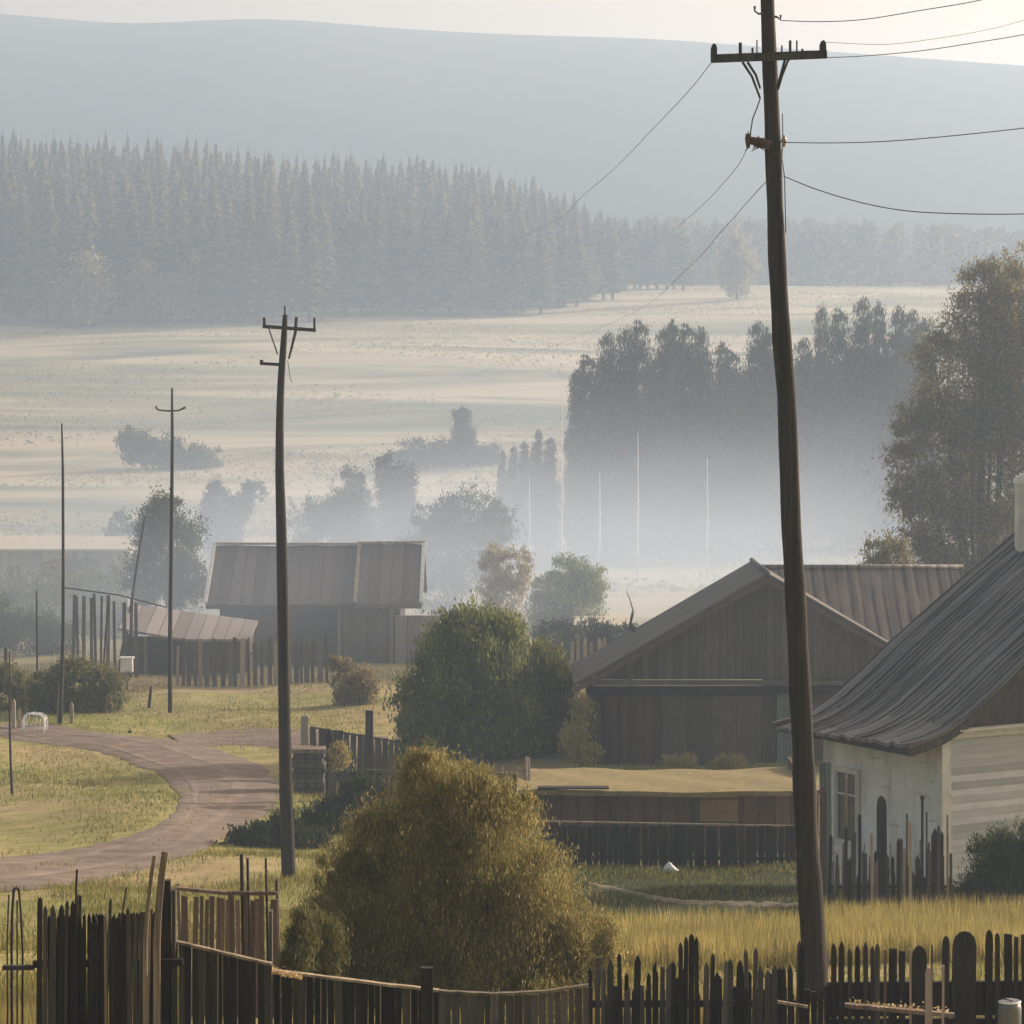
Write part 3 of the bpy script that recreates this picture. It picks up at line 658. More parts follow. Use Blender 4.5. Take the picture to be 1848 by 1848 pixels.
# ================================================================== WHITE HOUSE
def house():
    A = Vector((X(1640, 50), 50, Z(1343, 50))); Bk = Vector((X(1395, 53.5), 53.5, Z(1297, 53.5)))
    e = Vector((Bk.x - A.x, Bk.y - A.y, 0)); L = e.length; e.normalize(); e.z = 0     # along the eaves, away from us
    n = Vector((e.y, -e.x, 0))                                                        # into the house, to the right
    ze = A.z - .02
    gx = A + n * 1.0 - e * 0; zg = g(gx.x, gx.y)
    base = Vector((A.x + n.x * 3, A.y + n.y * 3, zg))
    t = thing('white_house', 'low whitewashed house with a wide flared grey sheet roof', 'house', base)
    prof = [(0, 0), (.35, .04), (.8, .16), (1.3, .38), (2.0, .84), (2.55, 1.24), (4.0, 2.2), (5.94, 3.45), (7.6, 4.5)]
    Rg = prof[-1][0]; H = prof[-1][1]
    def rz(u): return float(np.interp(u, [p[0] for p in prof], [p[1] for p in prof]))
    us = np.concatenate([np.linspace(0, 3, 16), np.linspace(3.3, Rg, 12)])
    for side in (0, 1):
        rows = []
        ns = 34
        for a in range(ns + 1):
            s = L * a / ns; row = []
            for u_ in us:
                q = A + e * s + n * (u_ if side == 0 else 2 * Rg - u_)
                # standing seams and dented sheets
                wob = .012 * math.sin(a * 2.1 + u_ * .9) + .010 * math.sin(a * .9 - u_ * 1.7)
                seam = .035 if a % 4 == 0 else 0
                row.append(Vector((q.x, q.y, ze + rz(u_) + wob + seam - .12 * a / ns * math.exp(-u_))))
            rows.append(row if side == 0 else row[::-1])
        m = MB().sheet(rows, .06)
        for i in range(len(m.smooth)): m.smooth[i] = m.smooth[i] and True
        rf = m.build('roof', M['roof_house'], t, A)
        rf.data.polygons.foreach_set('use_smooth', m.smooth)
    rb_ = MB(); r4 = random.Random(8)
    for a in range(27):
        s0 = L * (a + .5) / 27; pts = []; ph = r4.uniform(0, 6)
        u0 = r4.choice([0, 0, .3, 1.0]); u1 = Rg - r4.choice([0, 0, .8, 2.0])
        for k in range(20):
            u_ = u0 + (u1 - u0) * k / 19; q = A + e * (s0 +   .035 * math.sin(u_ * .9 + ph) + .015 * math.sin(u_ * 2.3 + ph)) + n * u_
            pts.append(Vector((q.x, q.y, ze + rz(u_) + .022 - .12 * a / 27 * math.exp(-u_))))
        rb_.tube(pts, [.006 + .007 * r4.random()] * 20, 5)
    rb_.build('roof_seams', M['seam'], t, A)
    vb = MB()  # lighter board added to draw the rim-lit back edge of the roof
    for i in range(len(us) - 1): vb.beam(A + n * us[i] + e * (L + .02) + Vector((0, 0, rz(us[i]) - .12)), A + n * us[i + 1] + e * (L + .02) + Vector((0, 0, rz(us[i + 1]) - .12)), .07, .12)
    vb.build('verge_board', M['fascia'], t, A)
    # ridge cap
    c = MB(); c.tube([A + n * Rg + Vector((0, 0, H + .03)), A + n * Rg + e * L + Vector((0, 0, H + .03))], .08, 8); c.build('ridge_cap', M['roof_house'], t, A)
    ov_e, ov_g = .72, .95
    cf = A + n * ov_g + e * .25                      # front corner of the walls
    W = 2 * (Rg - ov_g); Lw = L - .5
    wt = ze + rz(ov_g) - .07
    zb = zg - .5
    def wall(name, p, q, mat, z0, z1, th=.18):
        d = (q - p); l = d.length; d.normalize(); nn = Vector((-d.y, d.x, 0))
        m = MB(); c_ = (p + q) / 2 + nn * th / 2; rot = Matrix.Rotation(math.atan2(d.y, d.x), 3, 'Z')
        m.box((0, 0, (z1 - z0) / 2), (l, th, z1 - z0))
        o = m.build(name, mat, t, None); o.location = Vector((c_.x, c_.y, z0)) - t.location; o.rotation_euler = (0, 0, math.atan2(d.y, d.x)); return o
    pb = cf + e * Lw; pr = cf + n * W
    wall('wall', pb, cf, M['white_wall'], zb, wt)                      # side wall, eaves side
    wall('wall', cf - e * 0, pr, M['white_side'], zb, wt)              # gable wall
    wall('wall', pr, pr + e * Lw, M['white_wall'], zb, wt)
    wall('wall', pr + e * Lw, pb, M['white_wall'], zb, wt)
    # corner board, 3 mm proud
    m = MB().box((0, 0, (wt - zb) / 2), (.16, .16, wt - zb)); o = m.build('corner_board', M['white_trim'], t, None)
    o.location = Vector((cf.x, cf.y, zb)) + (-n * .03) + (-e * .03) - t.location; o.rotation_euler = (0, 0, math.atan2(n.y, n.x))
    # gable boards above the wall, set back under the rake
    pts = []
    for u_ in np.linspace(ov_g, Rg, 10): q = A + n * u_ + e * .36; pts.append(Vector((q.x, q.y, ze + rz(u_) - .075)))
    for u_ in np.linspace(Rg, 2 * Rg - ov_g, 10)[1:]: q = A + n * u_ + e * .36; pts.append(Vector((q.x, q.y, ze + rz(2 * Rg - u_) - .075)))
    q0 = A + n * ov_g + e * .36; q1 = A + n * (2 * Rg - ov_g) + e * .36
    loc = [((p - q0).dot(n), 0, p.z - wt) for p in ([Vector((q0.x, q0.y, wt))] + pts + [Vector((q1.x, q1.y, wt))])]
    m = MB().outline([Vector(l) for l in loc], .06); o = m.build('gable', M['board_gable_house'], t, None)
    o.location = Vector((q0.x, q0.y, wt)) - t.location; o.rotation_euler = (0, 0, math.atan2(n.y, n.x))
    # rake board under the roof edge
    m = MB()
    for i in range(len(us) - 1):
        a = A + n * us[i] + e * .05 + Vector((0, 0, rz(us[i]) - .13)); b = A + n * us[i + 1] + e * .05 + Vector((0, 0, rz(us[i + 1]) - .13)); a.z += ze - A.z; b.z += ze - A.z
        m.beam(a, b, .035, .13)
    m.build('rake_board', M['board_gable_house'], t, A)
    # cornice: layered white mouldings across the gable wall
    m = MB()
    for k, (h0, h1, out) in enumerate(((.0, .09, .10), (.093, .13, .17), (.135, .155, .22))):
        a = cf + n * (.12 + .04 * k) - e * out / 2; b = pr + n * .3 - e * out / 2
        a = Vector((a.x, a.y, wt - .13 + (h0 + h1) / 2)); b = Vector((b.x, b.y, a.z)); m.beam(a, b, out, h1 - h0)
    m.build('cornice', M['white_trim'], t, cf)
    # soffit under the eaves and fascia
    m = MB(); a = A + n * .12 + e * .02; b = A + n * .12 + e * (L - .02); m.beam(Vector((a.x, a.y, ze - .14)), Vector((b.x, b.y, ze - .14)), .1, .12); m.build('fascia', M['board_gable_house'], t, A)
    # window on the side wall: frame proud of the wall, pane, glazing bar
    def onwall(u_, z, out): q = cf + e * u_ - n * out; return Vector((q.x, q.y, z))
    u0, u1 = 2.45, 3.1; z0, z1 = Z(1530, 52.5), Z(1398, 52.5)
    fr = MB()
    for a, b in (((u0, z0), (u0, z1)), ((u1, z0), (u1, z1))): fr.beam(onwall(a[0], a[1], .03), onwall(b[0], b[1], .03), .07, .09)
    for z in (z0, z1): fr.beam(onwall(u0 - .06, z, .035), onwall(u1 + .06, z, .035), .08, .09)
    f = fr.build('window', M['white_trim'], t, onwall(u0, z0, 0))
    f2 = MB(); f2.beam(onwall((u0 + u1) / 2, z0, .025), onwall((u0 + u1) / 2, z1, .025), .04, .03); f2.beam(onwall(u0, (z0 + z1 * 2) / 3, .025), onwall(u1, (z0 + z1 * 2) / 3, .025), .04, .03)
    pn = MB(); pn.quad([onwall(u0, z0, .012), onwall(u1, z0, .012), onwall(u1, z1, .012), onwall(u0, z1, .012)])
    for nm, mm, mt in (('glazing_bar', f2, M['white_trim']), ('pane', pn, M['pane'])):
        o = mm.build(nm, mt, None, onwall(u0, z0, 0)); o.parent = f; o.location = (0, 0, 0)
    # whitewashed chimney with rounded cap on the back of the roof
    d = 55.6; cx = X(1853, d); zc = Z(985, d)
    m = MB().box((cx, d, (zc + Z(872, d)) / 2 - .1), (.40, .40, Z(872, d) - zc + .2)); m.build('chimney', M['white_trim'], t, (cx, d, zc))
    m = MB()
    for a in range(5):
        r0 = .23 * math.cos(a * .33); m.box((cx, d, Z(872, d) + .02 + a * .047), (2 * r0, 2 * r0, .046))
    m.build('chimney_cap', M['whitepaint'], t, (cx, d, zc))
    return t, cf, e, n, zg
M['board_gable_house'] = boards('dark_gable_planks', (.04, .037, .034), (.075, .07, .065), .16)
HT, cf, he, hn, hzg = house()

# ================================================================== BARN
def barn():
    d = 82.0; xa, za = X(1383, d), Z(1034, d); xl, zl = X(1035, d), Z(1233, d); xr = 2 * xa - xl
    zb = g(xa, d) - .4
    t = thing('barn', 'brown plank barn with a wide front gable and reddish side roof', 'barn', (xa, d, zb))
    back = 5.0; n = 22
    # roof slopes of the gabled wing, slightly curved at the eaves
    prof = [(0, 0), (.12, .105), (.3, .29), (1, 1)]
    def pz(u_): return zl + (za - zl) * float(np.interp(u_, [p[0] for p in prof], [p[1] for p in prof]))
    for s in (-1, 1):
        rows = []
        for a in range(n + 1):
            y = d - .35 + (back + .35) * a / n
            row = []
            for k in range(14):
                u_ = k / 13; x = (xl if s < 0 else xr) + (xa - (xl if s < 0 else xr)) * u_
                row.append(Vector((x, y, pz(u_) + (.03 if a % 3 == 0 else 0))))
            rows.append(row if s < 0 else row[::-1])
        m = MB().sheet(rows, .09); m.build('roof', M['roof_gable'], t, (xa, d, za))
    MB().tube([(xa, d - .36, za + .03), (xa, d + back, za + .03)], .07, 8).build('ridge_cap', M['roof_gable'], t, (xa, d, za))
    # gable boards and the pent board below them
    zg = Z(1226, d)
    pts = [Vector((xl + .55, d, zg))] + [Vector((xl + (xa - xl) * u_, d, pz(u_) - .1)) for u_ in (.12, .3, 1)] + [Vector((xr + (xa - xr) * u_, d, pz(u_) - .1)) for u_ in (.3, .12)] + [Vector((xr - .55, d, zg))]
    MB().outline(pts, .08).build('gable', M['board_gable'], t, (xa, d, zg))
    m = MB()
    for s, xe in ((-1, xl), (1, xr)):
        for u0, u1 in ((0, .12), (.12, .3), (.3, 1)):
            m.beam(Vector((xe + (xa - xe) * u0, d - .33, pz(u0) - .17)), Vector((xe + (xa - xe) * u1, d - .33, pz(u1) - .17)), .04, .15)
    m.build('rake_board', M['fascia'], t, (xa, d, za))
    m = MB(); m.box((xa, d - .12, Z(1231, d)), (xr - xl - .35, .22, .13)); m.build('fascia', M['fascia'], t, (xa, d, zg))
    m = MB(); m.box((xa, d + .05, Z(1245, d)), (xr - xl - .7, .26, .2)); m.build('wall_plate', M['picket_dark'], t, (xa, d, zg))
    xw0, xw1 = X(1072, d), xr - .5; zt = Z(1240, d)
    m = MB(); m.box(((xw0 + xw1) / 2, d + .25, (zt + zb) / 2), (xw1 - xw0, .16, zt - zb)); m.build('wall', M['board_barn'], t, (xw0, d, zb))
    m = MB(); m.box((xw0 - .03, d + 2.8, (zt + zb) / 2), (.16, 4.9, zt - zb)); m.build('wall', M['board_barn'], t, (xw0, d, zb))
    # big plank door with posts
    a, b = X(1196, d), X(1396, d); zd = Z(1256, d)
    m = MB(); m.box(((a + b) / 2, d + .13, (zd + zb) / 2), (b - a, .06, zd - zb)); dr = m.build('door', M['board_grey_barn'], t, (a, d, zb))
    for x in (a, b): MB().box((x, d + .1, (zd + zb) / 2 + .05), (.10, .12, zd - zb + .1)).build('door_post', M['picket'], t, (x, d, zb))
    MB().box(((a + b) / 2, d + .1, zd + .09), (b - a + .3, .1, .12)).build('lintel', M['picket'], t, (a, d, zd))
    for px in (1090, 1118): MB().box((X(px, d), d + .12, (zt + zb) / 2), (.06, .09, zt - zb - .02)).build('batten', M['picket_dark'], t, (X(px, d), d, zb))
    a2, b2 = X(1402, d), X(1434, d); MB().box(((a2 + b2) / 2, d + .12, (zt + zb) / 2 - .05), (b2 - a2, .07, zt - zb - .1)).build('painted_panel', M['teal'], t, (a2, d, zb))
    # side wing: ridge parallel to the road, lit brown roof
    yr, ye = d + 5.2, d + 1.2; zr = Z(1026, yr); ze = zr - 2.75
    xs0, xs1 = xa - .2, X(1738, yr); rows = []
    for k in range(12):
        u_ = k / 11; row = []
        for a in range(49):
            x = xs0 + (xs1 - xs0) * a / 48
            row.append(Vector((x, ye + (yr - ye) * u_, ze + (zr - ze) * (u_ ** 1.08) + (.05 if a % 4 == 0 else 0) + .015 * math.sin(a * 1.3 + k))))
        rows.append(row)
    m = MB().sheet(rows, .07); m.build('side_roof', M['roof_barn'], t, (xs0, yr, zr))
    rows = [[Vector((xs0 + (xs1 - xs0) * a / 12, yr + 3.8 * k / 3, zr - .02 - 2.6 * k / 3)) for a in range(13)] for k in range(4)]
    MB().sheet(rows, .07).build('side_roof', M['roof_barn'], t, (xs0, yr, zr))
    MB().tube([(xs0, yr, zr + .03), (xs1, yr, zr + .03)], .09, 8).build('ridge_cap', M['roof_barn'], t, (xs0, yr, zr))
    MB().box((xs0 + (xs1 - xs0) / 2, ye + .6, (ze + zb) / 2 + .2), (xs1 - xs0 - .5, .14, ze - zb + .3)).build('wall', M['board_barn'], t, (xs0, ye, zb))
    m = MB(); m.outline([Vector((xs1 - .3, ye + .6, zb)), Vector((xs1 - .3, yr + 3.4, zb)), Vector((xs1 - .3, yr + 3.4, zr - 2.4)), Vector((xs1 - .3, yr, zr - .12)), Vector((xs1 - .3, ye + .6, ze + .35))], .12, Vector((1, 0, 0)))
    m.build('wall', M['board_barn'], t, (xs1, yr, zb))
M['board_grey_barn'] = boards('grey_brown_door_planks', (.065, .055, .047), (.105, .09, .078), .7, gap=.02)
barn()

# ================================================================== LOW TURF-ROOFED SHED, BOARD FENCE
def turf_shed():
    d = 62.0; x0, x1 = X(955, d), X(1475, d); zf = Z(1424, d); zb = min(g(x0, d), g(x1, d)) - .3
    t = thing('low_shed', 'long low brown plank shed with a dry grass roof', 'shed', ((x0 + x1) / 2, d, zb))
    rows = []
    for k in range(10):
        u_ = k / 9; y = d - .25 + 6.5 * u_
        rows.append([Vector((x0 - .25 + (x1 - x0 + .5) * a / 40, y, zf + .02 + (Z(1389, d + 6.25) - zf) * u_ + .022 * math.sin(a * .5 + k) * (1 if k else .4) + .02 * math.sin(a * .17 + 1) - (.03 if k == 0 else 0))) for a in range(41)])
    MB().sheet(rows, .10).build('turf_roof', M['haybank'], t, (x0, d, zf))
    MB().box(((x0 + x1) / 2, d + .1, (zf + zb) / 2 - .08), (x1 - x0, .12, zf - zb - .08)).build('wall', M['board_brown'], t, (x0, d, zb))
    for xx in (x0, x1): MB().box((xx, d + 3.2, (zf + zb) / 2 - .1), (.1, 6.0, zf - zb - .12)).build('wall', M['board_brown'], t, (xx, d, zb))
    a, b = X(1263, d), X(1332, d)
    MB().box(((a + b) / 2, d + .01, (Z(1434, d) + zb) / 2), (b - a, .05, Z(1434, d) - zb)).build('door', M['board_door'], t, (a, d, zb))
    for px in (1258, 1110): MB().box((X(px, d), d + .0, (zf + zb) / 2 - .1), (.07, .08, zf - zb - .15)).build('post', M['picket'], t, (X(px, d), d, zb))
    a, b = X(970, d), X(1098, d); MB().box(((a + b) / 2, d - .16, Z(1419, d)), (b - a, .3, .035)).build('eave_board', M['picket_dark'], t, (a, d, zf))
turf_shed()

def picket(px, top, w, d, base_extra=.25, lean=0, shape='point', rng=random, th=.02):
    """outline of one picket at pixel column px with its top at pixel row top"""
    x = X(px, d); z1 = Z(top, d); hw = w * d / F / 2; zb = g(x, d) - base_extra
    h = z1 - zb; wob = rng.uniform(-.25, .25) * hw
    def L(f): return lean * h * f + wob * math.sin(f * 3.1)
    pts = []
    tp = {'point': [(-1, .90), (-.45, .965), (0, 1), (.45, .965), (1, .90)], 'round': [(-1, .90), (-.85, .955), (-.45, .99), (0, 1), (.45, .99), (.85, .955), (1, .90)],
          'flat': [(-1, 1), (1, .995)], 'slant': [(-1, .93), (1, 1)]}[shape]
    if shape in ('point', 'round'):
        k = min(1, 2.2 * hw / max(.01, .1 * h)); tp = [(a, 1 - (1 - f) * k) for a, f in tp]
    y = d + rng.uniform(-.012, .012)
    for f in (0, .3, .6): pts.append(Vector((x - hw * (1 - .08 * f) + L(f), y, zb + h * f)))
    for a, f in tp: pts.append(Vector((x + a * hw * .92 + L(f), y, zb + h * f)))
    for f in (.6, .3, 0): pts.append(Vector((x + hw * (1 - .08 * f) + L(f), y, zb + h * f)))
    return pts, Vector((x, d, zb))

def fence(name, label, d, specs, rails, mat, pmats=None, cat='fence', group=None, posts=(), single=False, thick=.022):
    rng = random.Random(hash(name + label[:5]) % 1000 if False else len(label) * 7 + int(d * 3))
    px0 = specs[0][0]; xb = X(px0, d); t = thing(name, label, cat, (xb, d, g(xb, d)), group)
    big = MB()
    for i, s in enumerate(specs):
        px, top, w = s[:3]; lean = s[3] if len(s) > 3 else rng.uniform(-.012, .012); sh = s[4] if len(s) > 4 else rng.choice(['point', 'flat', 'slant', 'round', 'point'])
        dd = s[6] if len(s) > 6 else d
        pts, b = picket(px, top, w, dd, lean=lean, shape=sh, rng=rng)
        if single: big.outline(pts, thick); continue
        mt = M[s[5]] if len(s) > 5 and s[5] else (M[rng.choice(pmats)] if pmats else mat)
        MB().outline(pts, thick).build('picket', mt, t, b)
    if single: o = big.build('pickets', mat, t, (xb, d, g(xb, d))); 
    for (ax, ay, bx, by, h, m2) in rails:
        MB().beam(P(ax, ay, d + .05), P(bx, by, d + .05), .05, h).build('rail', M[m2], t, P(ax, ay, d))
    for (px, top, w, m2) in posts:
        x = X(px, d); zb = g(x, d) - .3; z1 = Z(top, d)
        MB().tube([(x, d + .1, zb), (x + .01, d + .1, (zb + z1) / 2), (x - .01, d + .1, z1)], [w * d / F / 2, w * d / F / 2 * .97, w * d / F / 2 * .85], 8, wob=.05).build('post', M[m2], t, (x, d, zb))
    return t

rng = random.Random(4)
def row(p0, p1, t0, t1, w0, w1, gap, jit, shape=None, mat=None):
    out = []; px = p0
    while px < p1:
        w = rng.uniform(w0, w1); f = (px - p0) / (p1 - p0)
        out.append((px + w / 2, t0 + (t1 - t0) * f + rng.uniform(-jit, jit), w, rng.uniform(-.022, .022), shape or rng.choice(['point', 'round', 'flat', 'slant']), mat)); px += w + rng.uniform(.2, 1) * gap
    return out

# dark board fence before the low shed
fence('board_fence', 'dark board fence with pale top rail before the low turf roofed shed', 58.0, row(965, 1444, 1490, 1492, 7, 12, 1.2, 1.5, 'flat'),
      [(962, 1482, 1446, 1491, .03, 'picket_pale'), (962, 1545, 1446, 1550, .07, 'picket_dark')], M['picket_dark'],  # pale rail paints the rim-lit top of the fence
      posts=[(1442, 1484, 9, 'picket_pale')])
# white cloth lump at the foot of it
q = MB(); rr = np.random.default_rng(2); x0, d0 = X(1210, 56.5), 56.5; zb = g(x0, d0)
rows = []
for k in range(7):
    f = k / 6; rad = .17 * (1 - f ** 1.6) + .004
    rows.append([Vector((x0 - .03 * f + rad * math.cos(a) * (1 + .12 * math.sin(3 * a + k)), d0 + rad * .7 * math.sin(a), zb - .01 + .21 * f + .012 * math.sin(5 * a))) for a in np.linspace(0, 2 * math.pi, 17)])
q.sheet(rows); tag(q.build('sack', M['whitepaint'], None, (x0, d0, zb)), 'small crumpled white sack lying by the dark board fence', 'sack')

# ---- foreground left: broken picket fence
sp = [(70, 1620, 10, .004, 'round', 'picket_dark'), (78, 1634, 8, .01, 'point', 'picket'), (84, 1632, 9, .03, 'point'), (97, 1640, 9, .0, 'point'), (107, 1632, 10, .01, 'point'), (117, 1624, 6, .01, 'point'),
      (126, 1626, 8, .012, 'point'), (136, 1612, 10, .002, 'slant', 'picket_dark'), (146, 1616, 5, -.005, 'flat'), (153, 1652, 8), (162, 1664, 9), (172, 1655, 8, .0, 'point'), (180, 1622, 6, .05, 'round'), (186, 1654, 9, -.01, 'slant', 'picket_dark'),
      (192, 1652, 5, -.008, 'flat', 'picket_pale'), (201, 1650, 9), (210, 1655, 9), (219, 1640, 6, .03, 'point'), (226, 1652, 9), (235, 1648, 9), (244, 1650, 9), (253, 1646, 10), (262, 1636, 7, .02, 'slant', 'picket_pale'), (271, 1640, 9)]
sp += [(px_, 1668 + 26 * math.sin(px_ * .9), 6, .008 * math.sin(px_), 'point', 'picket_dark', 20.12) for px_ in range(88, 300, 7)]
fence('picket_fence', 'broken weathered picket fence with pointed slats at the left edge', 20.0, sp, [(60, 1740, 330, 1736, .045, 'picket_dark'), (5, 1746, 62, 1746, .03, 'picket')], M['picket'], pmats=['picket', 'picket_dark', 'picket', 'picket_dark'])
d = 19.8
for k, (pts, w, lab) in enumerate((([(262, 1700), (266, 1640), (272, 1590), (279, 1545)], 7, 'dark curved slat standing tall beside the pale leaning plank'), ([(283, 1700), (286, 1640), (291, 1585), (298, 1538)], 12, 'pale leaning plank taller than the fence beside it'),
                      ([(137, 1640), (137.5, 1600), (139, 1570)], 3.5, 'thin dry stick poking up out of the picket fence'), ([(219, 1665), (222, 1640), (228, 1602)], 2.5, 'thin forked twig rising above the picket fence'))):
    x0 = X(pts[0][0], d + .1); zb = g(x0, d + .1)
    pp_ = [Vector((x0, d + .1, zb - .2))] + [P(a, b, d + .1) for a, b in pts]
    q = MB()
    for i in range(len(pp_) - 1): q.beam(pp_[i], pp_[i + 1] + (pp_[i + 1] - pp_[i]).normalized() * .004, w * d / F, .022 if w > 4 else w * d / F, Vector((0, 1, 0)))
    if w < 3: q.tube([P(221, 1645, d + .1), P(214, 1660, d + .1), P(209, 1685, d + .1)], .004, 5)
    tag(q.build('plank' if w > 4 else 'stick', M['picket_pale' if 'pale' in lab else 'picket_dark'], None, (x0, d, zb)), lab, 'plank' if w > 4 else 'stick')
# bent hoops of dark rod at the far left
x0 = X(28, 20.2); zb = g(x0, 20.2)
t = thing('plant_hoop', 'dark bent rods forming a tall narrow hoop at the left edge', 'plant support', (x0, 20.2, zb))
for pts, w in (([(22, 1960), (21, 1720), (22, 1650), (25, 1606)], 5), ([(40, 1960), (41, 1720), (38, 1650), (34, 1605)], 4.2), ([(31, 1960), (31, 1700), (31, 1625)], 3), ([(14, 1960), (13, 1700), (16, 1615)], 3)):
    p_ = [P(a, b, 20.2) for a, b in pts]
    MB().tube(p_, w * 20.2 / F / 2, 6).build('rod', M['farpole'], t, p_[0])
MB().tube([P(24, 1606, 20.2), P(29, 1602, 20.2), P(35, 1605, 20.2)], .008, 6).build('rod', M['farpole'], t, P(29, 1602, 20.2))

# ---- dark board panels along the bottom
def panel_fence(name, label, d, px0, px1, t0, t1, w, mat, cap, capmat='picket_pale', posts=(), capd=.03, jit=1.2, d2=None):
    x0 = X(px0, d); t = thing(name, label, 'fence', (x0, d, g(x0, d)))
    px = px0; r2 = random.Random(int(px0)); k = 0
    while px < px1 - 1:
        ww = min(w * r2.uniform(.8, 1.25), px1 - px); f = (px - px0) / (px1 - px0); dd = d + ((d2 or d) - d) * f
        tp = t0 + (t1 - t0) * f + cap_sag(f, label) + r2.uniform(-jit, jit)
        pts, b = picket(px + ww / 2, tp, ww * .985, dd, lean=r2.uniform(-.004, .004), shape='flat', rng=r2); b2 = b
        MB().outline(pts, .022).build('board', M[mat if r2.random() < .88 else 'picket'], t, b2); px += ww; k += 1
        if r2.random() < .16:
            pts, b = picket(px, tp + 3, 1.8, dd - .03, lean=r2.uniform(-.004, .004), shape='flat', rng=r2); MB().outline(pts, .012).build('batten', M['picket_pale' if r2.random() < .3 else 'picket_red'], t, b)  # thin pale strips stand in for bright slits between the dark boards
    if cap:  # pale cap paints the lit top edge of the panel
        n = 14; q = MB(); pr = None
        for i in range(n + 1):
            f = i / n; dd = d + ((d2 or d) - d) * f; c = P(px0 + (px1 - px0) * f, t0 + (t1 - t0) * f + cap_sag(f, label) - 2 + r2.uniform(-.7, .7), dd - .015)
            if pr is not None: q.beam(pr, c, .05, .018)
            pr = c
        q.build('top_rail', M[capmat], t, P(px0, t0, d))
    for (px, top, w_, mt) in posts:
        x = X(px, d); zb = g(x, d) - .3; MB().box((x, d - .07, (zb + Z(top, d)) / 2), (w_ * d / F, .07, Z(top, d) - zb)).build('post', M[mt], t, (x, d, zb))
    return t
def cap_sag(f, label): return 10 * math.sin(f * math.pi) if 'sagging' in label else 0
panel_fence('board_fence', 'black board fence panel with top edge painted bright like a lit rim below the left pole', 20.2, 300, 490, 1698, 1742, 11, 'picket_dark', True, posts=[(316, 1602, 7, 'picket'), (304, 1585, 12, 'picket_dark'), (294, 1560, 6, 'picket')])
panel_fence('board_fence', 'dark low board fence panel under the left half of the big bush', 21.0, 492, 792, 1754, 1790, 12, 'picket_dark', True, posts=[(771, 1742, 22, 'picket_dark'), (490, 1640, 6, 'picket')])
panel_fence('board_fence', 'grey sagging board fence under the right half of the big bush', 21.6, 790, 1062, 1790, 1780, 13, 'board_grey_p', True, 'picket_pale')
# bright flecks paint sparkling highlights along the fence; litter lays a row
def fleck_strip(name, label, px0, px1, py, d, n, size, seed, mat):
    rg = np.random.default_rng(seed); x = X(rg.uniform(px0, px1, n), d); f = (x - x.min()) / (x.max() - x.min())
    z = Z(py[0] + (py[1] - py[0]) * f, d) + np.abs(rg.normal(0, .02, n)); p = np.stack([x, d - .02 + rg.normal(0, .02, n), z], 1)
    a = rg.normal(size=(n, 3)); a /= np.linalg.norm(a, axis=1)[:, None]; b = np.cross(a, rg.normal(size=(n, 3))); b /= np.linalg.norm(b, axis=1)[:, None]
    s = size * rg.uniform(.5, 1.5, n)[:, None]
    v = np.stack([p - a * s, p + b * s * .6, p + a * s, p - b * s * .6], 1).reshape(-1, 3)
    o = quads_mesh(name, v, n, mat, None, p[0]); return tag(o, label, 'leaves', None, 'stuff')
M['fleck'] = leafmat('highlight_flecks', (.5, .36, .18), (.65, .5, .3), (.8, .7, .5), 3, .4)
fleck_strip('highlight_flecks', 'bright flecks painting highlights on the fence top below the left pole', 492, 545, (1755, 1766), 20.9, 260, .010, 1, M['fleck'])
fleck_strip('highlight_flecks', 'bright flecks painting sparkling highlights along the beam at the foot of the tall pole', 1532, 1712, (1811, 1827), 22.36, 240, .010, 2, M['fleck'])

# reddish picket fence behind the left one
fence('picket_fence', 'lighter reddish brown picket fence behind the black board panel', 26.5, row(322, 505, 1618, 1622, 7, 12, 3.0, 6, 'flat', 'picket_red'),
      [(318, 1603, 410, 1612, .03, 'picket_red'), (410, 1612, 500, 1612, .03, 'picket_red')], M['picket_red'], posts=[(322, 1598, 7, 'picket_pale'), (436, 1545, 8, 'picket'), (447, 1552, 6, 'picket'), (480, 1552, 5, 'picket'), (500, 1590, 7, 'picket_red')])

# ---- foreground centre and right: ragged grey pickets
sp = []
def R_(a, b, f): return [s for s in row(a, b, *f)]
sp = row(1062, 1208, 1752, 1752, 6, 13, 2.2, 34, None)
sp += [(1216, 1735, 9, .0, 'point', 'picket_dark'), (1226, 1700, 8, .01, 'point', 'picket_dark'), (1236, 1690, 8, .01, 'point', 'picket_dark'), (1247, 1686, 11, .005, 'round', 'picket_dark'), (1257, 1690, 8, 0, 'point', 'picket_dark')]
sp += row(1266, 1345, 1745, 1755, 7, 13, 3, 30, 'point')
sp += row(1347, 1450, 1735, 1720, 7, 12, 3, 26, 'point')
sp += [(px_, 1768 + 22 * math.sin(px_ * .37), 8, .006 * math.sin(px_), 'point', 'picket_dark', 23.75) for px_ in range(1066, 1450, 13)]
fence('picket_fence', 'ragged grey picket fence between the big bush and the tall pole', 23.6, sp, [(1062, 1812, 1452, 1810, .05, 'picket_dark')], M['picket'], pmats=['picket', 'picket_dark', 'picket', 'picket_dark', 'board_grey_p'])
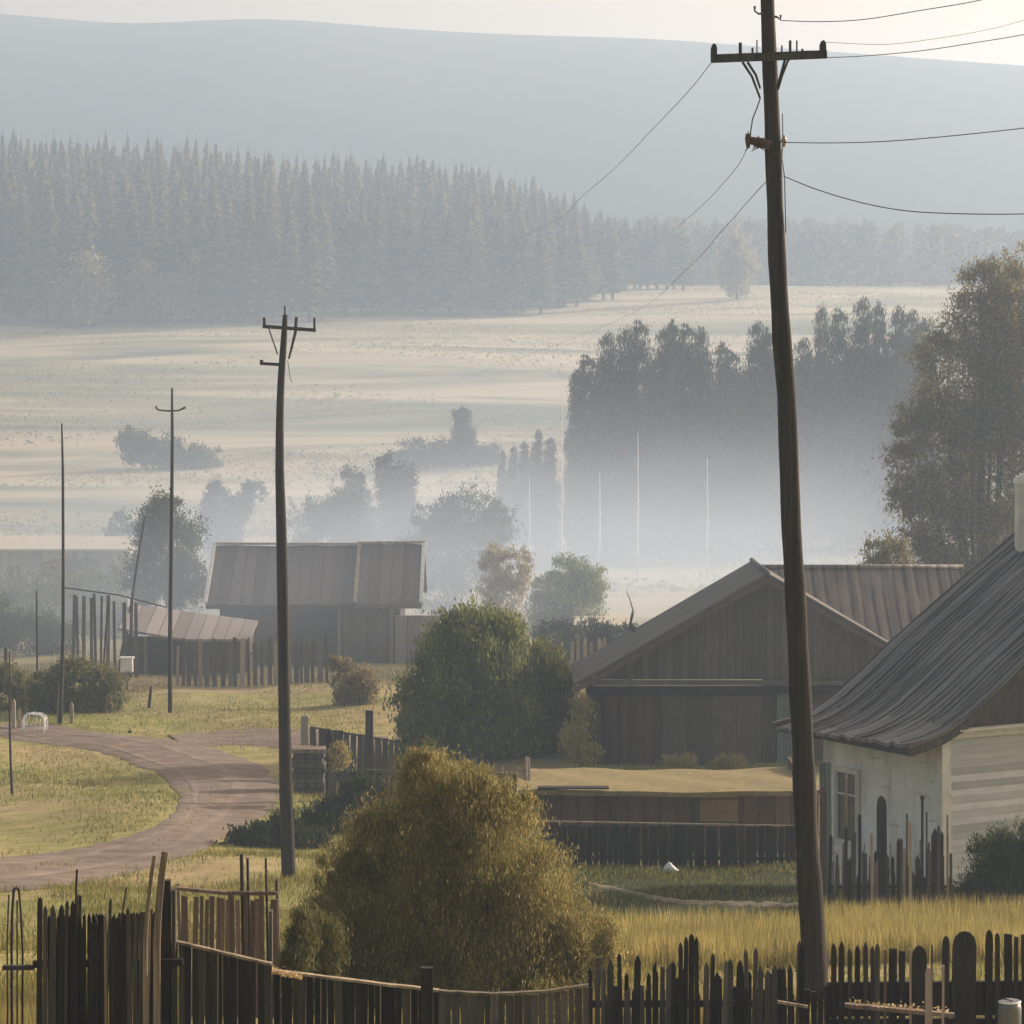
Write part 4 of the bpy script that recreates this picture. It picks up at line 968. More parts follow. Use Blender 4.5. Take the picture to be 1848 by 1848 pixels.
sp = [(1457, 1786, 11, 0, 'flat', 'picket_dark'), (1469, 1790, 11, 0, 'flat', 'picket_dark'), (1481, 1784, 11, 0, 'flat', 'picket_dark'), (1493, 1780, 11, 0, 'flat', 'picket_dark'), (1505, 1702, 10, 0, 'point', 'picket_dark'), (1519, 1698, 11, 0, 'point', 'picket_dark'), (1534, 1712, 8, 0, 'point', 'picket'), (1548, 1706, 10, 0, 'point', 'picket_dark'), (1562, 1700, 9, 0, 'point'), (1575, 1708, 8, 0, 'point', 'picket'),
      (1584, 1702, 9, 0, 'point'), (1598, 1714, 5, 0, 'flat', 'picket_red'), (1612, 1712, 15, 0, 'flat', 'picket_dark'), (1628, 1716, 12, 0, 'flat', 'picket_dark'), (1643, 1712, 4, 0, 'flat', 'picket_pale'), (1660, 1707, 29, 0, 'round', 'picket_dark'),
      (1682, 1705, 3, 0, 'flat', 'picket'), (1708, 1690, 14, 0, 'round', 'picket_dark'), (1742, 1681, 46, 0, 'round', 'picket_dark'), (1786, 1679, 14, 0, 'round', 'picket_dark'), (1800, 1684, 9, 0, 'round', 'picket_dark'),
      (1820, 1686, 15, 0, 'flat', 'picket_dark'), (1834, 1690, 8, 0, 'flat', 'picket_dark'), (1850, 1686, 16, 0, 'flat', 'picket_dark'), (1880, 1690, 14, 0, 'round', 'picket_dark')]
fence('paling_fence', 'dark paling fence of uneven round topped boards right of the tall pole', 23.2, sp, [(1492, 1803, 1960, 1799, .27, 'picket_dark'), (1492, 1868, 1960, 1866, .26, 'picket_dark')], M['picket'], pmats=['picket', 'picket_dark'])
tag(MB().beam(P(1525, 1814, 22.4), P(1722, 1832, 22.4), .06, .03).build('fleck_board', M['board_pink'], None, P(1525, 1814, 22.4)), 'pale broken board added to carry the highlight flecks before the dark paling fence', 'board')  # board added to hold the painted highlight flecks
x0 = X(1405, 22.2)
q = MB(); q.beam(P(1403, 1808, 22.4), P(1458, 1817, 22.4), .022, .022); tag(q.build('stick', M['picket_pale'], None, P(1403, 1808, 22.4)), 'pale sunlit stick resting on the pickets left of the tall pole', 'stick')
for (a, b, w, sh, lab) in ((1674, 1746, 13, 'round', 'pinkish grey upright plank in front of the dark paling fence'), (1701, 1742, 4, 'flat', 'thin reddish slat right of the pinkish upright plank')):
    pts, bb = picket(a, b, w, 22.0, lean=.008, shape=sh, rng=rng); tag(MB().outline(pts, .02).build('plank' if w > 5 else 'slat', M['picket_pinkish'] if False else M['board_pink'], None, bb), lab, 'plank')
# metal can at the corner
cx, cd = X(1822, 21.4), 21.4; zb = g(cx, cd)
t = thing('milk_can', 'grey metal can with a folded rim in the lower right corner', 'can', (cx, cd, zb))
zt = Z(1806, cd); q = MB(); q.tube([(cx, cd, zb), (cx, cd, zt - .05), (cx, cd, zt - .02), (cx, cd, zt)], [.085, .088, .08, .062], 18); q.build('body', M['can'], t, (cx, cd, zb))
q = MB(); q.tube([(cx + .078 * math.cos(a), cd + .078 * math.sin(a), zt - .006) for a in np.linspace(0, 2 * math.pi, 19)], .008, 6, cap=False); q.build('rim', M['whitepaint'], t, (cx, cd, zt))
q = MB(); q.tube([(cx - .085, cd, zt - .06), (cx - .1, cd, zt + .0), (cx - .05, cd - .02, zt + .02), (cx + .02, cd - .02, zt + .005)], .006, 6); q.build('handle', M['iron'], t, (cx, cd, zt))

# ================================================================== GARDEN FENCE AND POSTS BEFORE THE HOUSE
sp = []
px = 1500
for (a, top, w, lean, sh, mt) in [(1497, 1505, 7, .05, 'point', 'picket_dark'), (1508, 1540, 6, .06, 'point', 'picket'), (1520, 1520, 5, .05, 'point', 'picket_pale'), (1530, 1548, 8, .02, 'point', 'picket_dark'), (1541, 1500, 6, .03, 'point', 'picket'),
                                 (1551, 1470, 6, .012, 'flat', 'picket_dark'), (1560, 1540, 10, .01, 'flat', 'picket'), (1571, 1546, 7, .02, 'flat', 'picket_dark'), (1581, 1550, 7, .03, 'slant', 'picket_pale'), (1590, 1532, 12, .004, 'flat', 'picket_dark'), (1602, 1558, 7, .02, 'point', 'picket'),
                                 (1611, 1545, 6, .01, 'point', 'picket_dark'), (1622, 1512, 8, .005, 'point', 'picket_dark'), (1632, 1530, 5, .01, 'point', 'picket_pale'), (1641, 1562, 8, .0, 'point', 'picket'), (1650, 1578, 8, .0, 'point', 'picket_dark'),
                                 (1664, 1560, 8, 0, 'point', 'picket_dark'), (1676, 1530, 7, .01, 'point', 'picket'), (1687, 1494, 14, .004, 'point', 'picket_dark'), (1700, 1500, 7, 0, 'point', 'picket_dark'), (1709, 1470, 3, .012, 'flat', 'picket_pale'), (1716, 1540, 5, .0, 'flat', 'picket')]:
    sp.append((a, top, w, lean * .35, sh, mt))
sp += [(px_, 1560 + 26 * math.sin(px_ * .83), 6 + 3 * math.sin(px_ * 1.7), .01 * math.sin(px_), 'point', ('picket_dark', 'picket', 'picket', 'picket_dark', 'picket_pale')[px_ % 5], 46.7) for px_ in range(1503, 1716, 11)]
sp += [(px_, 1478 + 44 * abs(math.sin(px_ * .61)), 4 + 2.5 * math.sin(px_ * 2.1), .02 * math.sin(px_ * 1.3), 'point', ('picket_dark', 'picket', 'picket', 'picket_pale')[px_ % 4], 46.3) for px_ in range(1507, 1716, 17)]
fence('garden_fence', 'ragged garden fence of leaning pickets before the white house wall', 46.5, sp, [(1494, 1600, 1722, 1600, .05, 'picket_dark')], M['picket'])
for px, top, w, sh, mt, lab, dd in ((1590, 1436, 19, 'round', 'picket_dark', 'wide dark plank standing upright against the whitewashed wall', 47.5),
                                    (1664, 1440, 4.5, 'flat', 'picket_dark', 'thin dark post with a knob before the whitewashed wall', 47.2),
                                    (1672, 1466, 3, 'flat', 'picket', 'thin grey slat beside the knobbed post', 47.4),
                                    (1484, 1418, 13, 'round', 'picket_red', 'tan round topped post just right of the tall pole', 47.8),
                                    (1488, 1375, 22, 'flat', 'teal', 'greenish grey board at the left end of the white house', 49.4),
                                    (1636, 1468, 3, 'flat', 'picket', 'slender grey stake before the middle of the whitewashed wall', 47.3),
                                    (1527, 1404, 5, 'flat', 'picket_pale', 'pale thin slat standing before the house window', 47.6)):
    pts, b = picket(px, top, w, dd, lean=.004, shape=sh, rng=rng); q = MB().outline(pts, .035)
    if 'knob' in lab and 'thin dark' in lab: q.tube([P(px, top + 3, dd), P(px + 1, top - 1, dd), P(px + 2, top - 4, dd)], [.03, .045, .02], 8)
    tag(q.build('plank' if w > 8 else 'post', M[mt], None, b), lab, 'plank' if w > 8 else 'post')
pshrub('bush', 'dark green wispy bush at the right end of the house wall', 47.8, 1800, [(1800, 1565, 50, 60, 0), (1850, 1550, 60, 60, .3), (1770, 1602, 40, 32, 0), (1735, 1618, 36, 18, -.3), (1900, 1560, 60, 60, 0)], 30000, (.02, .09), M['leaf_dark'], up=.8, clumps=60, csize=.2, seed=20)

# ================================================================== BIG BUSH IN FRONT
pshrub('big_bush', 'large feathery olive bush in the middle behind the low board fence', 28.6, 800,
       [(790, 1480, 95, 115, 0), (720, 1560, 120, 110, .2), (870, 1560, 125, 120, 0), (800, 1650, 200, 130, 0), (680, 1680, 130, 105, -.1), (950, 1650, 110, 120, 0), (1000, 1720, 90, 85, .1), (620, 1740, 95, 75, 0),
        (780, 1420, 55, 65, .1), (855, 1440, 55, 55, 0), (925, 1460, 48, 48, .1), (620, 1590, 50, 60, 0), (800, 1770, 240, 60, -.2), (680, 1505, 45, 45, .1), (760, 1385, 26, 40, 0), (565, 1790, 60, 80, .1), (600, 1700, 75, 90, .1), (560, 1730, 45, 60, .2), (1060, 1710, 45, 75, .2), (700, 1830, 180, 40, -.2), (950, 1800, 120, 40, -.2)],
       300000, (.008, .05), M['leaf_olive'], up=1.0, clumps=90, csize=.15, shell=.35, seed=31, stems=14, shoots=900)
pshrub('small_bush', 'small twiggy sunlit bush at the right side of the big bush', 28.0, 1090, [(1092, 1690, 24, 40, 0), (1096, 1735, 26, 50, 0), (1082, 1780, 30, 40, 0)], 9000, (.010, .035), M['leaf_olive'], up=.4, clumps=60, csize=.22, seed=33)
pshrub('weed', 'green weeds growing behind the fence left of the big bush', 24.5, 560, [(545, 1700, 22, 60, 0), (575, 1720, 40, 70, .5), (530, 1745, 20, 40, 0)], 16000, (.010, .055), M['leaf_hazel'], up=.9, clumps=50, csize=.2, seed=34, stems=4)

# ================================================================== GREEN BUSH AND HEDGES BEHIND
pshrub('round_bush', 'tall rounded green willow bush left of the barn', 84.0, 840,
       [(850, 1200, 90, 95, 0), (790, 1280, 75, 85, 0), (870, 1290, 95, 85, 0), (845, 1155, 60, 55, 0), (900, 1190, 50, 80, .3), (765, 1310, 50, 55, .2), (930, 1310, 55, 70, 0), (840, 1345, 110, 35, 0)],
       80000, (.045, .17), M['leaf_green'], up=.8, clumps=80, csize=.16, shell=.5, seed=41, stems=6, shoots=260)
pshrub('tall_reeds', 'lower upright green shrub between the round bush and barn', 85.0, 985,
       [(975, 1235, 35, 75, 0), (1005, 1260, 28, 80, 0), (990, 1320, 50, 60, 0), (1045, 1330, 30, 50, .5), (1030, 1355, 60, 30, 0)], 24000, (.035, .19), M['leaf_green'], up=1.4, clumps=60, csize=.2, seed=42)
pshrub('weed', 'yellow flowering weeds at the left corner of the barn', 81.0, 1050, [(1048, 1300, 16, 45, 0), (1035, 1340, 22, 30, 0), (1060, 1365, 30, 18, 0)], 2600, (.03, .14), M['reed'], up=1, clumps=26, csize=.3, seed=43, stems=4)
for px, nn, sd, lab in ((1220, 900, 44, 'dry golden weeds in front of the barn door'), (1310, 900, 45, 'small dry twiggy weeds right of the barn door middle')):
    pshrub('weed', lab, 79.0, px, [(px, 1383, 30, 14, 0), (px + 22, 1380, 14, 16, 0)], nn * 3, (.02, .09), M['reed'], up=.5, clumps=40, csize=.25, seed=sd, stems=4)
pshrub('hedge_bush', 'dark green low bush behind the curved pole at the road side', 64.0, 465, [(462, 1520, 46, 32, 0), (505, 1508, 40, 34, .3), (545, 1530, 46, 30, 0), (400, 1560, 70, 22, -.5)], 22000, (.035, .12), M['leaf_dark'], up=.7, clumps=60, csize=.2, seed=46)
pshrub('hedge_bush', 'dark bush filling the garden right of the curved pole', 66.5, 620, [(600, 1490, 60, 40, 0), (660, 1460, 50, 50, .5), (590, 1530, 60, 30, 0)], 22000, (.035, .12), M['leaf_dark'], up=.7, clumps=60, csize=.2, seed=47)

# fence, posts and planks beyond the curved pole
fence('board_fence', 'dark board fence running behind the big bush towards the round bush', 72.0, row(590, 940, 1392, 1398, 8, 13, 1.0, 3, 'flat'), [(590, 1398, 940, 1404, .05, 'picket_dark'), (660, 1389, 935, 1396, .03, 'picket_red')], M['picket'], pmats=['picket', 'picket_dark'])
fence('board_fence', 'short dark board fence beside the pale plank near the curved pole', 79.0, row(560, 720, 1312, 1338, 9, 14, .6, 2, 'flat'), [(560, 1312, 712, 1338, .05, 'picket')], M['picket'], pmats=['picket', 'picket'])
for px, top, w, sh, mt, lab, dd in ((549, 1292, 14, 'flat', 'palepost', 'short broad pale post beside the curved pole', 80),
                                    (666, 1282, 15, 'flat', 'picket', 'tall grey square post rising above the short board fence', 76),
                                    (594, 1315, 13, 'point', 'picket_dark', 'dark pointed post at the right end of the pale plank pile', 73)):
    pts, b = picket(px, top, w, dd, lean=.002, shape=sh, rng=rng); tag(MB().outline(pts, .12).build('post', M[mt], None, b), lab, 'post')
d = 75.0; x0, x1 = X(527, d), X(588, d); zb = g(x0, d); t = thing('plank_pile', 'pile of pale grey planks beside the curved pole', 'plank pile', (x0, d, zb))
hh = Z(1348, d) - zb
for k in range(9):
    z = zb + hh * (k + .5) / 9; o_ = rng.uniform(-.05, .05)
    MB().box(((x0 + x1) / 2 + o_, d + rng.uniform(-.03, .03), z), (x1 - x0 + rng.uniform(-.1, .05), .7, hh / 9 * .86), Matrix.Rotation(rng.uniform(-.01, .01), 3, 'Y')).build('plank', M['picket_pale' if k in (8,) else 'board_grey_p'], t, (x0, d, z))
pshrub('weed', 'small golden sunlit weed clump right of the dark pointed post', 72.6, 612, [(612, 1368, 15, 22, 0)], 1600, (.03, .1), M['reed'], up=.7, clumps=26, csize=.3, seed=48, stems=3)

# ================================================================== RIGHT TREE
pshrub('birch_tree', 'tall leafy tree rising behind the barn and white house roofs', 128.0, 1770,
       [(1790, 590, 75, 110, 0), (1740, 700, 90, 120, 0), (1830, 680, 110, 150, 0), (1700, 820, 90, 110, 0), (1800, 850, 130, 140, 0), (1680, 930, 75, 80, 0), (1760, 980, 120, 90, 0), (1775, 520, 42, 55, 0), (1840, 540, 60, 80, .5),
        (1640, 790, 38, 60, 0), (1625, 900, 38, 45, .3), (1690, 640, 40, 60, 0), (1900, 750, 120, 220, 0), (1740, 1060, 110, 80, 0), (1655, 1010, 55, 45, 0)],
       150000, (.06, .16), M['leaf_birch'], up=.3, clumps=90, csize=.16, shell=.45, seed=51, stems=12, trunk=.24, group='trees beyond the houses')
pshrub('shrub', 'small pale leafy shrub above the barn roof left of the tall tree', 118.0, 1590, [(1585, 995, 30, 28, 0), (1615, 1000, 28, 26, 0), (1595, 1040, 40, 40, 0), (1600, 1085, 45, 50, 0)], 12000, (.06, .14), M['leaf_birch'], up=.4, clumps=70, csize=.2, seed=52)
q = MB(); q.tube([P(1150, 1150, 86), P(1138, 1125, 86), P(1142, 1100, 86), P(1136, 1080, 86), P(1130, 1066, 86)], [.06, .045, .02, .015, .008], 6)
x0 = X(1140, 86); zb = g(x0, 86); q.tube([(x0, 86, zb), P(1136, 1200, 86), P(1140, 1150, 86)], [.07, .065, .05], 6); q.tube([P(1140, 1120, 86), P(1146, 1100, 86)], [.02, .008], 5)
tag(q.build('bare_sapling', M['bark'], None, (x0, 86, zb)), 'bare crooked sapling rising beside the barn roof eave', 'sapling')

# ================================================================== FAR LOG HOUSE AND SHEDS
def farhouse():
    d = 115.0; x0, x1 = X(372, d), X(762, d); zr = Z(984, d + 3.4); ze = Z(1090, d); zb = min(g(x0, d), g(x1, d)) - .3
    t = thing('farmhouse', 'misty grey farmhouse with a long plank roof beyond the road', 'house', ((x0 + x1) / 2, d, zb))
    def slope(xa, xb, ya, za, yb, zb_, mat, name='roof', th=.08, n=30, sg=.04):
        rows = [[Vector((xa + (xb - xa) * a / n, ya + (yb - ya) * k / 8, za + (zb_ - za) * k / 8 + sg * math.sin(a * .4) * .5)) for a in range(n + 1)] for k in range(9)]
        return MB().sheet(rows, th).build(name, mat, t, (xa, ya, za))
    xm = X(640, d)
    slope(x0, xm - .02, d - .2, ze - .02, d + 3.4, zr - .02, M['greyroof']); slope(xm + .06, x1, d - .35, ze + .03, d + 3.4, zr + .06, M['greyroof'])
    slope(x0, x1, d + 6.8, ze, d + 3.4, zr - .03, M['greyroof'])
    for xx, off in ((x0, .0), (xm + .02, .04), (x1 - .04, .07)):
        MB().beam((xx, d - .38, ze + .09), (xx, d + 3.4, zr + .11 + off * .3), .14, .08).build('verge_board', M['white_trim' if xx != xm + .02 else 'picket_pale'], t, (xx, d, ze))
    m = MB(); m.beam((x0, d + 3.4, zr + .07), (xm, d + 3.4, zr + .05), .2, .1); m.beam((xm + .002, d + 3.4, zr + .10), (x1, d + 3.4, zr + .13), .2, .1); m.build('ridge_board', M['picket_pale'], t, (x0, d, zr))
    MB().box(((xm + x1) / 2, d - .3, ze - .06), (x1 - xm, .12, .18)).build('fascia', M['board_grey_p'], t, (xm, d, ze))
    MB().box(((x0 + xm) / 2, d - .16, ze - .1), (xm - x0, .1, .16)).build('fascia', M['picket'], t, (xm, d, ze))
    w0, w1 = x0 + .5, x1 - .9
    MB().box(((w0 + w1) / 2, d + .5, (ze + zb) / 2 - .05), (w1 - w0, .16, ze - zb - .1)).build('wall', M['board_barn'], t, (w0, d, zb))
    for xx in (w0, w1): 
        MB().outline([Vector((xx, d + .6, zb)), Vector((xx, d + 6.3, zb)), Vector((xx, d + 6.3, ze + .1)), Vector((xx, d + 3.4, zr - .15)), Vector((xx, d + .6, ze + .1))], .12, Vector((-1 if xx == w1 else 1, 0, 0))).build('gable', M['board_gable'], t, (xx, d, zb))
    MB().box(((w0 + w1) / 2, d + 6.2, (ze + zb) / 2), (w1 - w0 - .3, .12, ze - zb)).build('wall', M['board_barn'], t, (w0, d, zb))
    a, b = X(618, d), X(702, d); MB().box(((a + b) / 2, d + .38, (Z(1106, d) + zb) / 2), (b - a, .08, Z(1106, d) - zb)).build('door', M['board_gable'], t, (a, d, zb))
    a2 = X(527, d); MB().box(((a2 + a) / 2 - .1, d + .40, (Z(1100, d) + zb) / 2), (a - a2 - .3, .04, Z(1100, d) - zb)).build('doorway_shade', M['picket_dark'], t, (a, d, zb))  # dark slab on the wall paints the shade inside an opening
    for px in (611, 706): MB().box((X(px, d), d + .3, (Z(1096, d) + zb) / 2), (.13, .1, Z(1096, d) - zb)).build('post', M['picket_pale'], t, (X(px, d), d, zb))
    # porch light wall to the right
    a, b = X(712, d), X(790, d); MB().box(((a + b) / 2, d + .3, (Z(1112, d) + zb) / 2), (b - a, .3, Z(1112, d) - zb)).build('annex_wall', M['pinkroof'], t, (a, d, zb))
farhouse()
def leanto():
    d = 110.0; x0, x1 = X(215, d), X(452, d); zb = g((x0 + x1) / 2, d) - .3
    t = thing('low_shed', 'pinkish roofed lean-to shed left of the misty farmhouse', 'shed', ((x0 + x1) / 2, d, zb))
    rows = []
    for k in range(9):
        u_ = k / 8; row_ = []
        for a in range(25):
            s = a / 24; x = x0 + (x1 - x0) * s
            lo = 1148 if s > .5 else 1148 - (.5 - s) * 40; hi = 1084 + 30 * s
            row_.append(Vector((x, d - .3 + 3.5 * u_, Z(lo + 4, d) + (Z(hi + 6, d + 3.2) - Z(lo + 4, d)) * u_)))
        rows.append(row_)
    MB().sheet(rows, .09).build('roof', M['pinkroof'], t, (x0, d, zb))
    MB().box(((x0 + x1) / 2, d + .3, (Z(1150, d) + zb) / 2), (x1 - x0 - .4, .12, Z(1150, d) - zb)).build('wall', M['board_barn'], t, (x0, d, zb))
    for xx in (x0 + .2, x1 - .2): MB().box((xx, d + 1.8, (Z(1150, d) + zb) / 2), (.1, 2.8, Z(1150, d) - zb)).build('wall', M['board_barn'], t, (xx, d, zb))
    a, b = X(268, d), X(330, d); MB().box(((a + b) / 2, d + .2, (Z(1156, d) + zb) / 2), (b - a, .06, Z(1156, d) - zb)).build('doorway_shade', M['picket_dark'], t, (a, d, zb))  # dark slab again stands for the shaded inside of the opening
    for px in (262, 334): MB().box((X(px, d), d + .14, (Z(1150, d) + zb) / 2), (.11, .1, Z(1150, d) - zb)).build('post', M['picket_pale'], t, (X(px, d), d, zb))
leanto()
sp = row(318, 592, 1158, 1150, 5, 10, 7, 7, None)
fence('picket_fence', 'misty uneven picket fence in front of the far farmhouse', 106.0, sp, [(318, 1180, 592, 1178, .05, 'picket')], M['picket'], pmats=['picket', 'picket_pale', 'picket', 'board_grey_p'])
sp = row(128, 252, 1072, 1082, 4, 8, 8, 8, 'flat')
fence('paling_fence', 'tall misty paling fence behind the straight bare pole', 108.0, sp, [(112, 1060, 215, 1074, .05, 'picket'), (215, 1074, 300, 1096, .05, 'picket')], M['picket'], pmats=['picket', 'board_grey_p'])
def farbarn(name, label, d, px0, px1, ridge, eave, roofm, depth=7, wallm='board_gable'):
    x0, x1 = X(px0, d), X(px1, d); zr, ze = Z(ridge, d + depth / 2), Z(eave, d); zb = min(g(x0, d), g(x1, d)) - .4
    t = thing(name, label, 'barn', ((x0 + x1) / 2, d, zb))
    for s in (0, 1):
        ya, yb = (d - .4, d + depth / 2) if s == 0 else (d + depth + .4, d + depth / 2)
        rows = [[Vector((x0 + (x1 - x0) * a / 20, ya + (yb - ya) * k / 5, ze + (zr - ze) * k / 5)) for a in range(21)] for k in range(6)]
        MB().sheet(rows, .1).build('roof', roofm, t, (x0, d, ze))
    MB().box(((x0 + x1) / 2, d + .3, (ze + zb) / 2), (x1 - x0 - .8, .2, ze - zb)).build('wall', M[wallm], t, (x0, d, zb))
    for xx in (x0 + .4, x1 - .6): MB().outline([Vector((xx, d + .4, zb)), Vector((xx, d + depth - .3, zb)), Vector((xx, d + depth - .3, ze)), Vector((xx, d + depth / 2, zr - .1)), Vector((xx, d + .4, ze))], .2, Vector((1, 0, 0))).build('gable', M[wallm], t, (xx, d, zb))
    xm = (x0 * .35 + x1 * .65); MB().box((xm, d + .16, (ze + zb) / 2 - .3), (2.4, .08, ze - zb - .5)).build('door', M['picket_dark'], t, (xm, d, zb))
farbarn('distant_barn', 'long faint barn with a pale roof beyond the paling fence', 150, -60, 244, 968, 990, M['straw'], wallm='hazed_wall')
farbarn('distant_shed', 'faint low shed with a bright pale roof left of the barn', 138, 1035, 1140, 1113, 1126, M['straw'], 5, 'hazed_wall')
# palings and reeds right of the farmhouse towards the barn
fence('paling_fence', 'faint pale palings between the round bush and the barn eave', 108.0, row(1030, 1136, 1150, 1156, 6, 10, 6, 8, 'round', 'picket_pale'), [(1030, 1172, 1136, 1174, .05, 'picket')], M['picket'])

# white box on a thin post, wires standing in for a sheep's rim-lit outline, stakes by the road
d = 104; x0 = X(229, d); zb = g(x0, d); t = thing('mailbox', 'small white box on a thin post beside the slanting pole', 'box', (x0, d, zb))
MB().tube([(x0, d, zb - .1), (x0, d, Z(1214, d))], .035, 6).build('post', M['picket'], t, (x0, d, zb))
MB().box((x0, d, Z(1200, d)), (.44, .36, .5), top=(.92, .92)).build('body', M['whitepaint'], t, (x0, d, Z(1200, d)))
MB().box((x0, d, Z(1187, d)), (.5, .42, .06)).build('lid', M['whitepaint'], t, (x0, d, Z(1187, d)))
d = 90; x0 = X(60, d); zb = g(x0, d); t = thing('rim_outline_wires', 'white wires standing in for the rim-lit outline of a sheep near the left edge', 'outline wires', (x0, d, zb))
for k in range(5):
    yy = d + .14 * k; wv = .33; zt = Z(1289, d) ; h = zt - zb; s = .03 * math.sin(k * 2)
    MB().tube([Vector((x0 + s - wv * 1.0, yy, zb - .02)), Vector((x0 - wv * 1.02 + s, yy, zb + h * .7)), Vector((x0 - wv * .85, yy, zb + h * .95)), Vector((x0 - wv * .3 + s, yy, zb + h)), Vector((x0 + wv * .6, yy, zb + h * .95)), Vector((x0 + wv * .99, yy, zb + h * .8)), Vector((x0 + wv + s, yy, zb + h * .3)), Vector((x0 + wv * .95, yy, zb))], .016 if k in (0,) else .011, 6).build('hoop', M['whitepaint'], t, (x0, yy, zb))
for a_, b_ in (((-.9, .1), (-.3, .95)), ((-.5, .05), (.1, .97)), ((.3, .92), (.1, .05)), ((.7, .8), (.5, .08)), ((-.95, .5), (.95, .35))):
    MB().tube([Vector((x0 + a_[0] * .33, d, zb + h * a_[1])), Vector((x0 + (a_[0] + b_[0]) * .165 + .02, d - .01, zb + h * (a_[1] + b_[1]) / 2)), Vector((x0 + b_[0] * .33, d, zb + h * b_[1]))], .008, 5).build('wire', M['whitepaint'], t, (x0, d, zb))
for k, (fx, fz) in enumerate(((-.8, .85), (-.2, 1), (.5, .92), (.95, .7), (-1, .4), (1, .35))):
    MB().tube([Vector((x0 + fx * .33, d, zb + (Z(1289, d) - zb) * fz)), Vector((x0 + fx * .33, d + .56, zb + (Z(1289, d) - zb) * fz))], .007, 5).build('rail', M['whitepaint'], t, (x0, d, zb))
for px, top, w, mt, lab, dd in ((128, 1268, 7, 'picket_pale', 'short pale pointed stake right of the straight bare pole', 92), (104, 1228, 6, 'picket_pale', 'pale leaning slat beside the foot of the straight bare pole', 92.2),
                                (24, 1262, 7, 'picket_pale', 'pale knotty post left of the white outline wires', 91), (34, 1278, 5, 'picket_pale', 'shorter pale post next to the white outline wires', 91.2),
                                (234, 1318, 6, 'picket_dark', 'tiny dark stump at the edge of the dirt road', 90), (9, 1165, 6, 'picket', 'dark short post in the misty bushes at the left edge', 104)):
    pts, b = picket(px, top, w, dd, lean=.05 if '104' in str(px) else .01, shape='point', rng=rng); tag(MB().outline(pts, .08).build('stake', M[mt], None, b), lab, 'stake')

